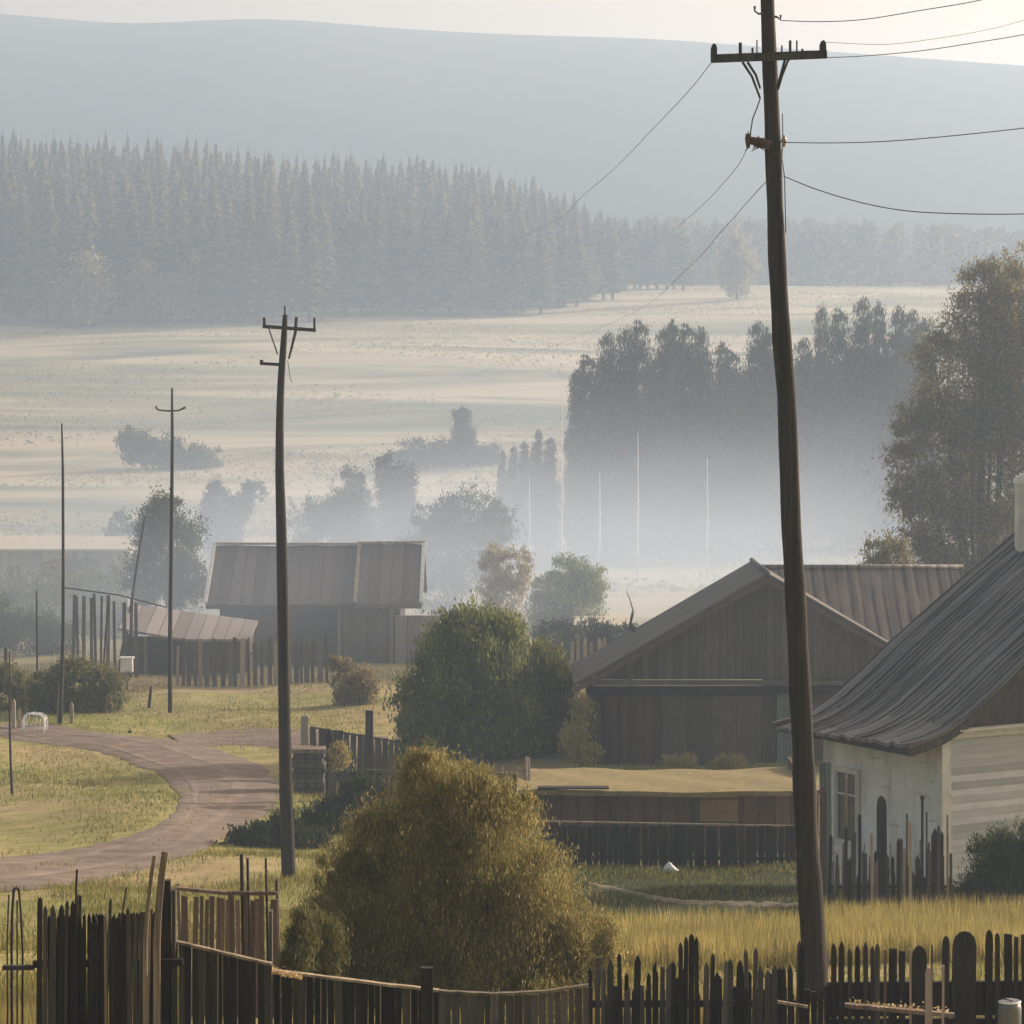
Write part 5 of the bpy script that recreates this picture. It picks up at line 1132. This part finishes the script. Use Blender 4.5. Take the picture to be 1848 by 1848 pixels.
# ---- bushes in the middle distance: one kind each, each its own crown
mid = [('bush', 'pale misty bushes in front of the long faint barn', 138, 120, [(20, 1060, 60, 26, 0), (110, 1050, 55, 34, 0), (190, 1062, 50, 26, 0), (60, 1085, 80, 22, 0), (230, 1040, 30, 34, 0)], 9000, 'leaf_hazel'),
       ('bush', 'low misty hedge bush behind the tall paling fence', 121, 60, [(40, 1140, 70, 40, 0), (-30, 1130, 60, 50, 0), (100, 1150, 50, 36, 0)], 9000, 'leaf_dark'),
       ('bush', 'rounded bush behind the straight bare pole by the road', 96, 150, [(140, 1240, 55, 50, 0), (90, 1250, 40, 40, 0), (190, 1250, 36, 46, .3), (110, 1280, 60, 26, 0)], 15000, 'leaf_hazel'),
       ('bush', 'dull low bush at the left edge by the road', 97, 20, [(10, 1225, 40, 30, 0), (-40, 1230, 40, 40, 0), (50, 1250, 30, 30, 0)], 7000, 'leaf_hazel'),
       ('round_tree', 'rounded misty tree behind the slanting pole', 128, 305, [(305, 1000, 62, 80, 0), (290, 940, 36, 50, 0), (320, 1050, 55, 50, 0), (265, 1040, 36, 60, 0)], 16000, 'leaf_dark'),
       ('bush', 'faint low bush left of the rounded misty tree', 170, 215, [(215, 950, 36, 20, 0), (230, 975, 45, 26, 0)], 4000, 'leaf_dark'),
       ('slanting_tree', 'faint slanting tree with two crowns behind the farmhouse', 190, 415, [(390, 895, 18, 26, 0), (380, 930, 18, 30, 0), (455, 890, 24, 18, 0), (430, 920, 26, 24, 0), (405, 950, 30, 26, 0), (400, 985, 40, 26, 0)], 8000, 'leaf_dark'),
       ('bush', 'broad misty bush above the ridge of the farmhouse', 165, 600, [(560, 945, 50, 45, 0), (620, 935, 60, 50, 0), (590, 1000, 80, 60, 0)], 13000, 'leaf_dark'),
       ('round_tree', 'small round topped tree left of the pair above the farmhouse', 175, 638, [(638, 870, 22, 26, 0), (640, 915, 36, 36, 0), (640, 980, 40, 50, 0)], 7000, 'leaf_dark'),
       ('narrow_tree', 'narrow leaning tree left in the pair above the farmhouse', 178, 700, [(697, 860, 18, 40, 0), (705, 915, 22, 50, 0), (705, 985, 26, 45, 0)], 7000, 'leaf_dark'),
       ('narrow_tree', 'stouter tree right in the pair above the farmhouse', 177, 728, [(733, 870, 21, 32, 0), (726, 920, 22, 40, 0), (726, 985, 26, 50, 0)], 7000, 'leaf_dark'),
       ('bush', 'long misty thicket between the farmhouse and the poplars', 160, 820, [(780, 940, 50, 40, 0), (850, 930, 60, 45, 0), (820, 1000, 90, 60, 0), (900, 960, 40, 50, 0), (790, 1060, 60, 50, 0)], 15000, 'leaf_dark'),
       ('bush', 'pale twiggy bush right of the farmhouse', 132, 905, [(890, 1020, 26, 34, 0), (930, 1030, 28, 40, 0), (905, 1075, 45, 40, 0)], 8000, 'wood_leaf'),
       ('round_bush', 'rounded misty bush above the small pale roofed shed', 142, 1025, [(1030, 1040, 36, 36, 0), (1060, 1055, 32, 40, 0), (990, 1060, 36, 26, 0), (1020, 1095, 70, 36, 0)], 14000, 'leaf_green'),
       ('bush', 'dull bush standing behind the short board fence', 98, 640, [(610, 1205, 24, 16, 0), (640, 1215, 40, 10, 0)], 3000, 'wood_leaf'),
       ('bush', 'low misty thicket behind the faint pale palings', 118, 1080, [(1060, 1145, 50, 22, 0), (1110, 1150, 40, 24, 0), (1000, 1150, 40, 26, 0)], 7000, 'leaf_dark'),
       ('field_bush', 'dark clump of shrubs in the meadow behind the slim pole', 262, 280, [(240, 808, 30, 34, 0), (280, 815, 55, 28, 0), (340, 822, 60, 18, 0)], 6000, 'leaf_dark'),
       ('field_tree', 'small lone tree in the misty meadow right of centre', 300, 833, [(833, 758, 15, 18, 0), (838, 785, 20, 18, 0), (835, 805, 24, 16, 0)], 3000, 'leaf_dark'),
       ('field_bush', 'spreading low shrubs below the lone meadow tree', 268, 800, [(780, 812, 60, 15, 0), (850, 822, 60, 14, 0), (740, 826, 40, 12, 0)], 5000, 'leaf_dark'),
       ]
for i, (nm, lab, d, bpx, bl, n, mt) in enumerate(mid):
    if 'field' in nm: d = hit(bpx, max(b[1] + b[3] for b in bl) + 3, 200, 500)
    s = .0010 * d; n = int(n * 1.7)
    pshrub(nm, lab, d, bpx, bl, n, (s * .45, s * 1.1), M[mt], up=.5, clumps=46, csize=.18, shell=.45, seed=60 + i, stems=3, trunk=None if 'bush' in nm else .14)

for i, (pts, hh, lab) in enumerate((([(500, 522), (640, 514), (800, 508), (960, 513), (1100, 517)], .9, 'low dark hedge line along the top of the meadow under the wood'),
                               ([(700, 560), (860, 552), (1010, 556)], .7, 'short low hedge in the upper meadow above the curved pole'), ([(1200, 514), (1330, 514), (1480, 517)], .8, 'low hedge line at the meadow top behind the tall pole'))):
    p_ = [(q[0], hit(q[0], q[1], 300, 640)) for q in pts]; p_ = [(a, b if b > 305 else 590) for a, b in p_]; bl = []; bx0 = X(p_[0][0], p_[0][1]); base = Vector((bx0, p_[0][1], g(bx0, p_[0][1])))
    rr_ = random.Random(i)
    for k in range(60):
        f = k / 59 * (len(p_) - 1); j = min(int(f), len(p_) - 2); f -= j; px = p_[j][0] + (p_[j + 1][0] - p_[j][0]) * f; d = p_[j][1] + (p_[j + 1][1] - p_[j][1]) * f + rr_.uniform(-1, 1)
        x = X(px, d); s_ = hh * rr_.uniform(.35, 1.25); bl.append((x - base.x, d - base.y, g(x, d) + s_ * .4 - base.z, rr_.uniform(.7, 1.3), .8, s_))
    shrub('hedge', lab, 'hedge', base, bl, 9000, (.16, .4), M['leaf_dark'], .4, 12, .4, .3, 300 + i, 0, 60)
# ================================================================== POPLARS
def poplar_proto(seed, h, w):
    rg = np.random.default_rng(seed); bl = []
    for k in range(9):
        f = k / 8; bl.append((rg.uniform(-.15, .15) * w, rg.uniform(-.15, .15) * w, h * (.12 + .82 * f), w * (.34 + .30 * math.sin(min(1, (1 - f) * 1.25 + .05) * math.pi * .55)) * (1 if f < .9 else .85), w * .5 * (1 - .6 * f), h * .10))
    t = thing('poplar_tree', 'tmp', 'tree', (0, 0, 0), 'dark poplars in the valley mist')
    v = leaves(rg, bl, 20000, (.09, .36), 1.6, 200, .18, .5); quads_mesh('crown', v, 20000, M['leaf_poplar'], t, (0, 0, 0))
    MB().tube([(0, 0, -.4), (.05, 0, h * .5), (0, 0, h * .92)], [.26, .16, .03], 7).build('trunk', M['bark'], t, (0, 0, 0)); return t
protos = [poplar_proto(s, 20, w) for s, w in ((1, 3.2), (2, 2.6), (3, 3.8))]
pops = [(905, 815, 232, 1, .35), (925, 805, 236, 0, .5), (945, 798, 236, 0, .6), (968, 775, 235, 1, .5), (990, 790, 233, 0, .7), (1040, 668, 230, 1, .9), (1065, 640, 228, 0, 1), (1092, 600, 231, 0, 1), (1125, 586, 229, 2, 1), (1160, 578, 232, 0, 1), (1195, 590, 230, 0, 1), (1215, 576, 234, 1, 1), (1245, 584, 231, 0, 1),
        (1272, 590, 229, 1, 1), (1302, 618, 233, 0, 1), (1325, 632, 231, 0, 1), (1362, 580, 236, 0, 1), (1385, 590, 233, 1, 1), (1400, 600, 236, 1, 1), (1445, 610, 231, 0, 1), (1480, 545, 235, 2, .75), (1520, 556, 233, 0, 1), (1552, 537, 232, 0, 1), (1585, 546, 234, 0, 1), (1615, 552, 231, 1, 1), (1640, 560, 233, 0, 1), (1668, 575, 235, 0, 1), (1100, 650, 236, 2, 1.2), (1250, 640, 237, 2, 1.2), (1340, 660, 238, 2, 1.2), (1480, 640, 238, 2, 1.3), (1590, 640, 238, 2, 1.3), (1180, 640, 238, 2, 1.2), (1420, 650, 238, 2, 1.2), (1545, 620, 238, 2, 1.3)]
words = ['first', 'second', 'third', 'fourth', 'fifth', 'sixth', 'seventh', 'eighth', 'ninth', 'tenth', 'eleventh', 'twelfth', 'thirteenth', 'fourteenth', 'fifteenth', 'sixteenth', 'seventeenth', 'eighteenth', 'nineteenth', 'twentieth', 'twenty-first', 'twenty-second']
used = set(); k = 0
for i, (px, top, d, v, ws) in enumerate(pops):
    pr = protos[v]; o = pr if v not in used else copy_tree(pr); used.add(v)
    x = X(px, d); zb = g(x, d); h = Z(top, d) - zb
    o.location = (x, d, zb); o.rotation_euler = (0, 0, i * 2.1); s = h / 20.9; o.scale = (ws * (.82 if i < 27 else 1.0), ws * (.82 if i < 27 else 1.0), s)
    if i < 5: o['label'] = ['lowest dark poplar at the far left end of the low row', 'second poplar from the left in the low row', 'middle poplar of the low row left of the pale trunk', 'thin pointed poplar in the low left row', 'broad low poplar just left of the tallest pale trunk'][i]
    elif i < 27: o['label'] = ('%s tall dark poplar from the left, right of the tallest pale trunk' % words[i - 5])
    else: o['label'] = 'dark poplar standing in the second row, hidden behind the front row'

# ================================================================== SPRUCE WOOD ON THE SLOPE
def spruce_proto(seed, h, w, mat):
    rg = np.random.default_rng(seed); V = []
    nl = 44
    for k in range(nl):
        f = k / nl; z = h * (.12 + .86 * f); rr = w * (1 - f) ** .6 * rg.uniform(.7, 1.15) + .10
        for j in range(24):
            a = rg.uniform(0, 2 * math.pi); r2 = rr * rg.uniform(.7, 1.15); dz = -r2 * .35 + rg.uniform(-.3, .3)
            t_ = np.array([math.cos(a), math.sin(a), 0]); s_ = np.array([-math.sin(a), math.cos(a), 0]) * r2 * .24
            p0 = np.array([0, 0, z]) + t_ * r2 * rg.uniform(.05, .35); p1 = np.array([0, 0, z + dz]) + t_ * r2
            V += [p0 + [0, 0, .35], (p0 + p1) / 2 + s_, p1, (p0 + p1) / 2 - s_]
    V += [np.array([0, 0, h * 1.04]), np.array([.12, 0, h * .95]), np.array([0, 0, h * .9]), np.array([-.12, 0, h * .95])]
    t = thing('spruce_tree', 'tmp', 'tree', (0, 0, 0), 'spruces of the wood on the misty slope')
    quads_mesh('crown', np.array(V, float), len(V) // 4, mat, t, (0, 0, 0))
    MB().tube([(0, 0, -.5), (0, 0, h * .9)], [.28, .05], 6).build('trunk', M['bark'], t, (0, 0, 0)); return t
sprotos = [spruce_proto(s, 20, w, M['needle']) for s, w in ((1, 2.5), (2, 2.9), (3, 2.2))]
sp_used = set(); rs = random.Random(9)
toppts = [(-200, 235), (0, 240), (150, 250), (370, 262), (500, 280), (780, 290), (870, 300), (960, 325), (1020, 350), (1080, 385), (1140, 400), (1250, 408), (1330, 425)]
def topline(px): return float(np.interp(px, [p[0] for p in toppts], [p[1] for p in toppts]))
def put_spruce(px, d, top, lab):
    v = rs.randrange(3); pr = sprotos[v]; o = pr if v not in sp_used else copy_tree(pr); sp_used.add(v)
    x = X(px, d); zb = g(x, d); h = Z(top, d) - zb; o.location = (x, d, zb)
    s = h / 20; o.scale = (rs.uniform(1.05, 1.5), rs.uniform(1.05, 1.4), s); o.rotation_euler = (0, 0, rs.uniform(0, 6.28)); o['label'] = lab
# five rows deep up the slope; rear rows make the skyline
for rowi, (d, n) in enumerate(((560, 92), (540, 62), (520, 50), (505, 44), (488, 38))):
    for k in range(n):
        px = -150 + (1330 - 150 * 0 + 60 - rowi * 60) * (k + rs.uniform(.1, .9)) / n
        lim = 1330
        if rowi >= 1 and px > 1120: continue
        if px > lim: continue
        dd = d + rs.uniform(-7, 7) + (20 if px > 600 else 0)
        t_ = topline(px) + (0, 7, 20, 45, 75)[rowi] + rs.choice([-14, -5, -3, 0, 2, 4, 7]) * (1 if px < 1040 else .5) + rs.uniform(-3, 3)
        h = Z(t_, dd) - g(X(px, dd), dd)
        if h < 3: continue
        put_spruce(px, dd, t_, 'dark pointed spruce on the skyline of the misty wood' if rowi == 0 else 'dark spruce inside the misty wood, below its skyline')
# autumn-tinted trees along the front of the wood
def broad_proto(seed):
    rg = np.random.default_rng(seed); bl = [(0, 0, 7, 3.2, 3, 4.2), (1.2, 0, 5, 2.6, 2.4, 3.4), (-1.3, 0, 4.6, 2.6, 2.4, 3.4), (.2, 0, 9.6, 1.8, 1.8, 2.4), (0, 0, 2.6, 2.6, 2.6, 2)]
    t = thing('broadleaf_tree', 'tmp', 'tree', (0, 0, 0), 'pale leafy trees along the foot of the spruce wood')
    quads_mesh('crown', leaves(rg, bl, 5000, (.35, .6), .3, 50, .25, .4), 5000, M['wood_leaf'], t, (0, 0, 0))
    MB().tube([(0, 0, -.4), (0, 0, 8)], [.28, .06], 6).build('trunk', M['bark'], t, (0, 0, 0)); return t
bp = [broad_proto(3), broad_proto(4)]; ub = set()
for i, (px, top, base, ws, lab) in enumerate([(150, 452, 590, 1.15, 'large rounded pale tree at the left foot of the spruce wood'), (120, 500, 592, .9, 'lower leafy tree left of the large rounded one'), (265, 468, 585, .9, 'pointed golden tree at the foot of the spruce wood'),
        (355, 460, 580, .9, 'tree with two bright sunlit tufts at the foot of the wood'), (310, 490, 582, .9, 'small tree between the golden and the tufted tree'), (430, 466, 578, 1.1, 'broad pale tree at the right end of the nearest trees'), (395, 480, 580, .9, 'shaded tree beside the broad pale one'), (735, 442, 508, .9, 'square pale clump of leaves near the middle of the wood foot'), (710, 450, 508, .8, 'small pale tree left of the square pale clump'),
        (560, 470, 520, .8, 'low pale tree at the wood foot above the curved pole'), (640, 462, 515, .8, 'low pale tree right above the curved pole top'), (960, 440, 500, .8, 'pale tree near the thin right end of the wood'), (1060, 440, 500, .9, 'pale rounded tree where the wood thins out'), (1330, 420, 492, .9, 'faint rounded tree right of the thin end of the wood')]):
    v = i % 2; o = bp[v] if v not in ub else copy_tree(bp[v]); ub.add(v)
    d = hit(px, base, 300, 620) if base > 540 else 545 - (508 - base) * .8
    x = X(px, d); zb = g(x, d); h = Z(top, d) - zb; o.location = (x, d, zb); o.scale = (ws * h / 12, ws * h / 12, h / 12); o.rotation_euler = (0, 0, i * 1.7); o['label'] = lab

# far-off wood to the right, one mass
rg = np.random.default_rng(77); V = []
nT = 420; n = 0
for k in range(nT):
    px = rg.uniform(1050, 2300) if k % 3 else rg.uniform(-900, -150); d = rg.uniform(610, 700); x = X(px, d); zb = g(x, d)
    top = Z(float(np.interp(px, [-900, -150, 1050, 1250, 1430, 1700, 1850, 2300], [250, 245, 400, 398, 402, 408, 418, 430])) + rg.uniform(-4, 16), d); h = top - zb
    if h < 3: continue
    m_ = 110; f = rg.random(m_); a = rg.uniform(0, 6.28, m_); rr = (3.0 * np.sqrt(1 - f) * rg.uniform(.4, 1.1, m_) + .15)
    c = np.stack([x + np.cos(a) * rr, d + np.sin(a) * rr, zb + h * f], 1); q1 = rg.normal(size=(m_, 3)) * .55; q2 = rg.normal(size=(m_, 3)) * .45; q1[:, 2] += .5
    V.append(np.stack([c - q1, c + q2, c + q1, c - q2], 1).reshape(-1, 3)); n += m_
o = quads_mesh('distant_wood', np.concatenate(V), n, M['needle']); tag(o, 'faint far-off wood in the mist along the upper meadow edge', 'wood', None, 'stuff')

# ================================================================== AIR
def haze_box(name, x0, x1, y0, y1, z0, z1, dens, col, g_=.35):
    m = bpy.data.materials.new(name); m.use_nodes = True; nt = m.node_tree; nt.nodes.remove(nt.nodes['Principled BSDF'])
    v = nt.nodes.new('ShaderNodeVolumePrincipled'); v.inputs['Color'].default_value = (*col, 1); v.inputs['Density'].default_value = dens; v.inputs['Anisotropy'].default_value = g_
    nt.links.new(v.outputs[0], nt.nodes['Material Output'].inputs['Volume'])
    o = MB().box(((x0 + x1) / 2, (y0 + y1) / 2, (z0 + z1) / 2), (x1 - x0, y1 - y0, z1 - z0)).build(name, m); o['kind'] = 'stuff'; return o, m
HAZE = .00098
haze_box('haze', -1400, 1400, -80, 1700, float(ZZ.min()) - 3, 152, HAZE, (.57, .74, 1.0))
def mist(label, px, py, d, rx, ry, rz, dens):
    me = MB(); n, k = 24, 12
    rows = [[Vector((rx * math.cos(a) * math.cos(b), ry * math.sin(a) * math.cos(b), rz * math.sin(b))) for a in np.linspace(0, 2 * math.pi, n + 1)] for b in np.linspace(-math.pi / 2, math.pi / 2, k + 1)]
    me.sheet(rows); m = bpy.data.materials.new('mist'); m.use_nodes = True; nt = m.node_tree; nt.nodes.remove(nt.nodes['Principled BSDF'])
    v = nt.nodes.new('ShaderNodeVolumePrincipled'); v.inputs['Color'].default_value = (.65, .785, 1, 1); v.inputs['Anisotropy'].default_value = .35
    # the bank thins out towards its rim, with wisps
    tc = nt.nodes.new('ShaderNodeTexCoord'); mp = nt.nodes.new('ShaderNodeMapping'); mp.inputs['Scale'].default_value = (1 / rx, 1 / ry, 1 / rz)
    nt.links.new(tc.outputs['Object'], mp.inputs[0]); gr = nt.nodes.new('ShaderNodeTexGradient'); gr.gradient_type = 'QUADRATIC_SPHERE'; nt.links.new(mp.outputs[0], gr.inputs[0])
    nz = N(nt, 'ShaderNodeTexNoise', Scale=2.5, Detail=2); nt.links.new(mp.outputs[0], nz.inputs['Vector'])
    m1 = N(nt, 'ShaderNodeMath', operation='MULTIPLY'); nt.links.new(gr.outputs['Fac'], m1.inputs[0]); nt.links.new(nz.outputs['Fac'], m1.inputs[1])
    m2 = N(nt, 'ShaderNodeMath', operation='MULTIPLY'); nt.links.new(m1.outputs[0], m2.inputs[0]); m2.inputs[1].default_value = dens * 4
    nt.links.new(m2.outputs[0], v.inputs['Density'])
    nt.links.new(v.outputs[0], nt.nodes['Material Output'].inputs['Volume'])
    o = me.build('mist', m); o.location = P(px, py, d); return tag(o, label, 'mist', None, 'stuff')
mist('bank of pale mist lying at the foot of the dark poplars', 1340, 975, 202, 40, 26, 16, .0125)
mist('veil of mist over the bushes and sheds behind the farmhouse', 620, 1010, 156, 44, 38, 11, .014)
mist('low pale mist behind the barn and the small pale roofed shed', 1180, 1050, 158, 30, 20, 8, .014)
mist('thin veil of mist in front of the farmhouse and its sheds', 430, 1085, 120, 26, 30, 8, .014)
mist('broad thin mist over the lower meadow', 700, 730, 340, 130, 90, 22, .0016)

# ================================================================== LIGHT, SKY, CAMERA
SUN_AZ, SUN_EL = 57.0, 19.0           # degrees right of the view direction, above the horizon
L = bpy.data.lights.new('sun', 'SUN'); L.energy = 5.0; L.angle = R(.53); L.color = (1, .91, .80)
so = bpy.data.objects.new('sun', L); C.objects.link(so)
dv = Vector((math.sin(R(SUN_AZ)) * math.cos(R(SUN_EL)), math.cos(R(SUN_AZ)) * math.cos(R(SUN_EL)), math.sin(R(SUN_EL))))
so.rotation_euler = dv.to_track_quat('Z', 'Y').to_euler(); so.location = (30, 20, 60)
w = bpy.data.worlds.new('World'); bpy.context.scene.world = w; w.use_nodes = True
bg = w.node_tree.nodes['Background']; sk = w.node_tree.nodes.new('ShaderNodeTexSky'); sk.sky_type = 'NISHITA'; sk.sun_disc = False
sk.sun_elevation = R(SUN_EL); sk.sun_rotation = R(SUN_AZ); sk.altitude = 200; sk.air_density = 1.3; sk.dust_density = 9.0; sk.ozone_density = 0.2
tint = mix(w.node_tree, 1.0, sk.outputs[0], (1.0, .81, .65), 'MULTIPLY'); w.node_tree.links.new(tint, bg.inputs[0]); bg.inputs[1].default_value = .148

cam = bpy.data.cameras.new('camera'); cam.sensor_width = 36; cam.lens = 36 * F / 1848; cam.shift_y = -(924 - HY) / 1848
cam.clip_start = .5; cam.clip_end = 6000
co = bpy.data.objects.new('camera', cam); C.objects.link(co); co.location = (0, 0, HC); co.rotation_euler = (R(90), 0, 0)
sc = bpy.context.scene; sc.camera = co
sc.view_settings.view_transform = 'Standard'; sc.view_settings.look = 'None'; sc.view_settings.exposure = 0.66; sc.view_settings.gamma = 1
sc.cycles.use_denoising = True; sc.cycles.volume_bounces = 2; sc.cycles.max_bounces = 8; sc.cycles.transparent_max_bounces = 16
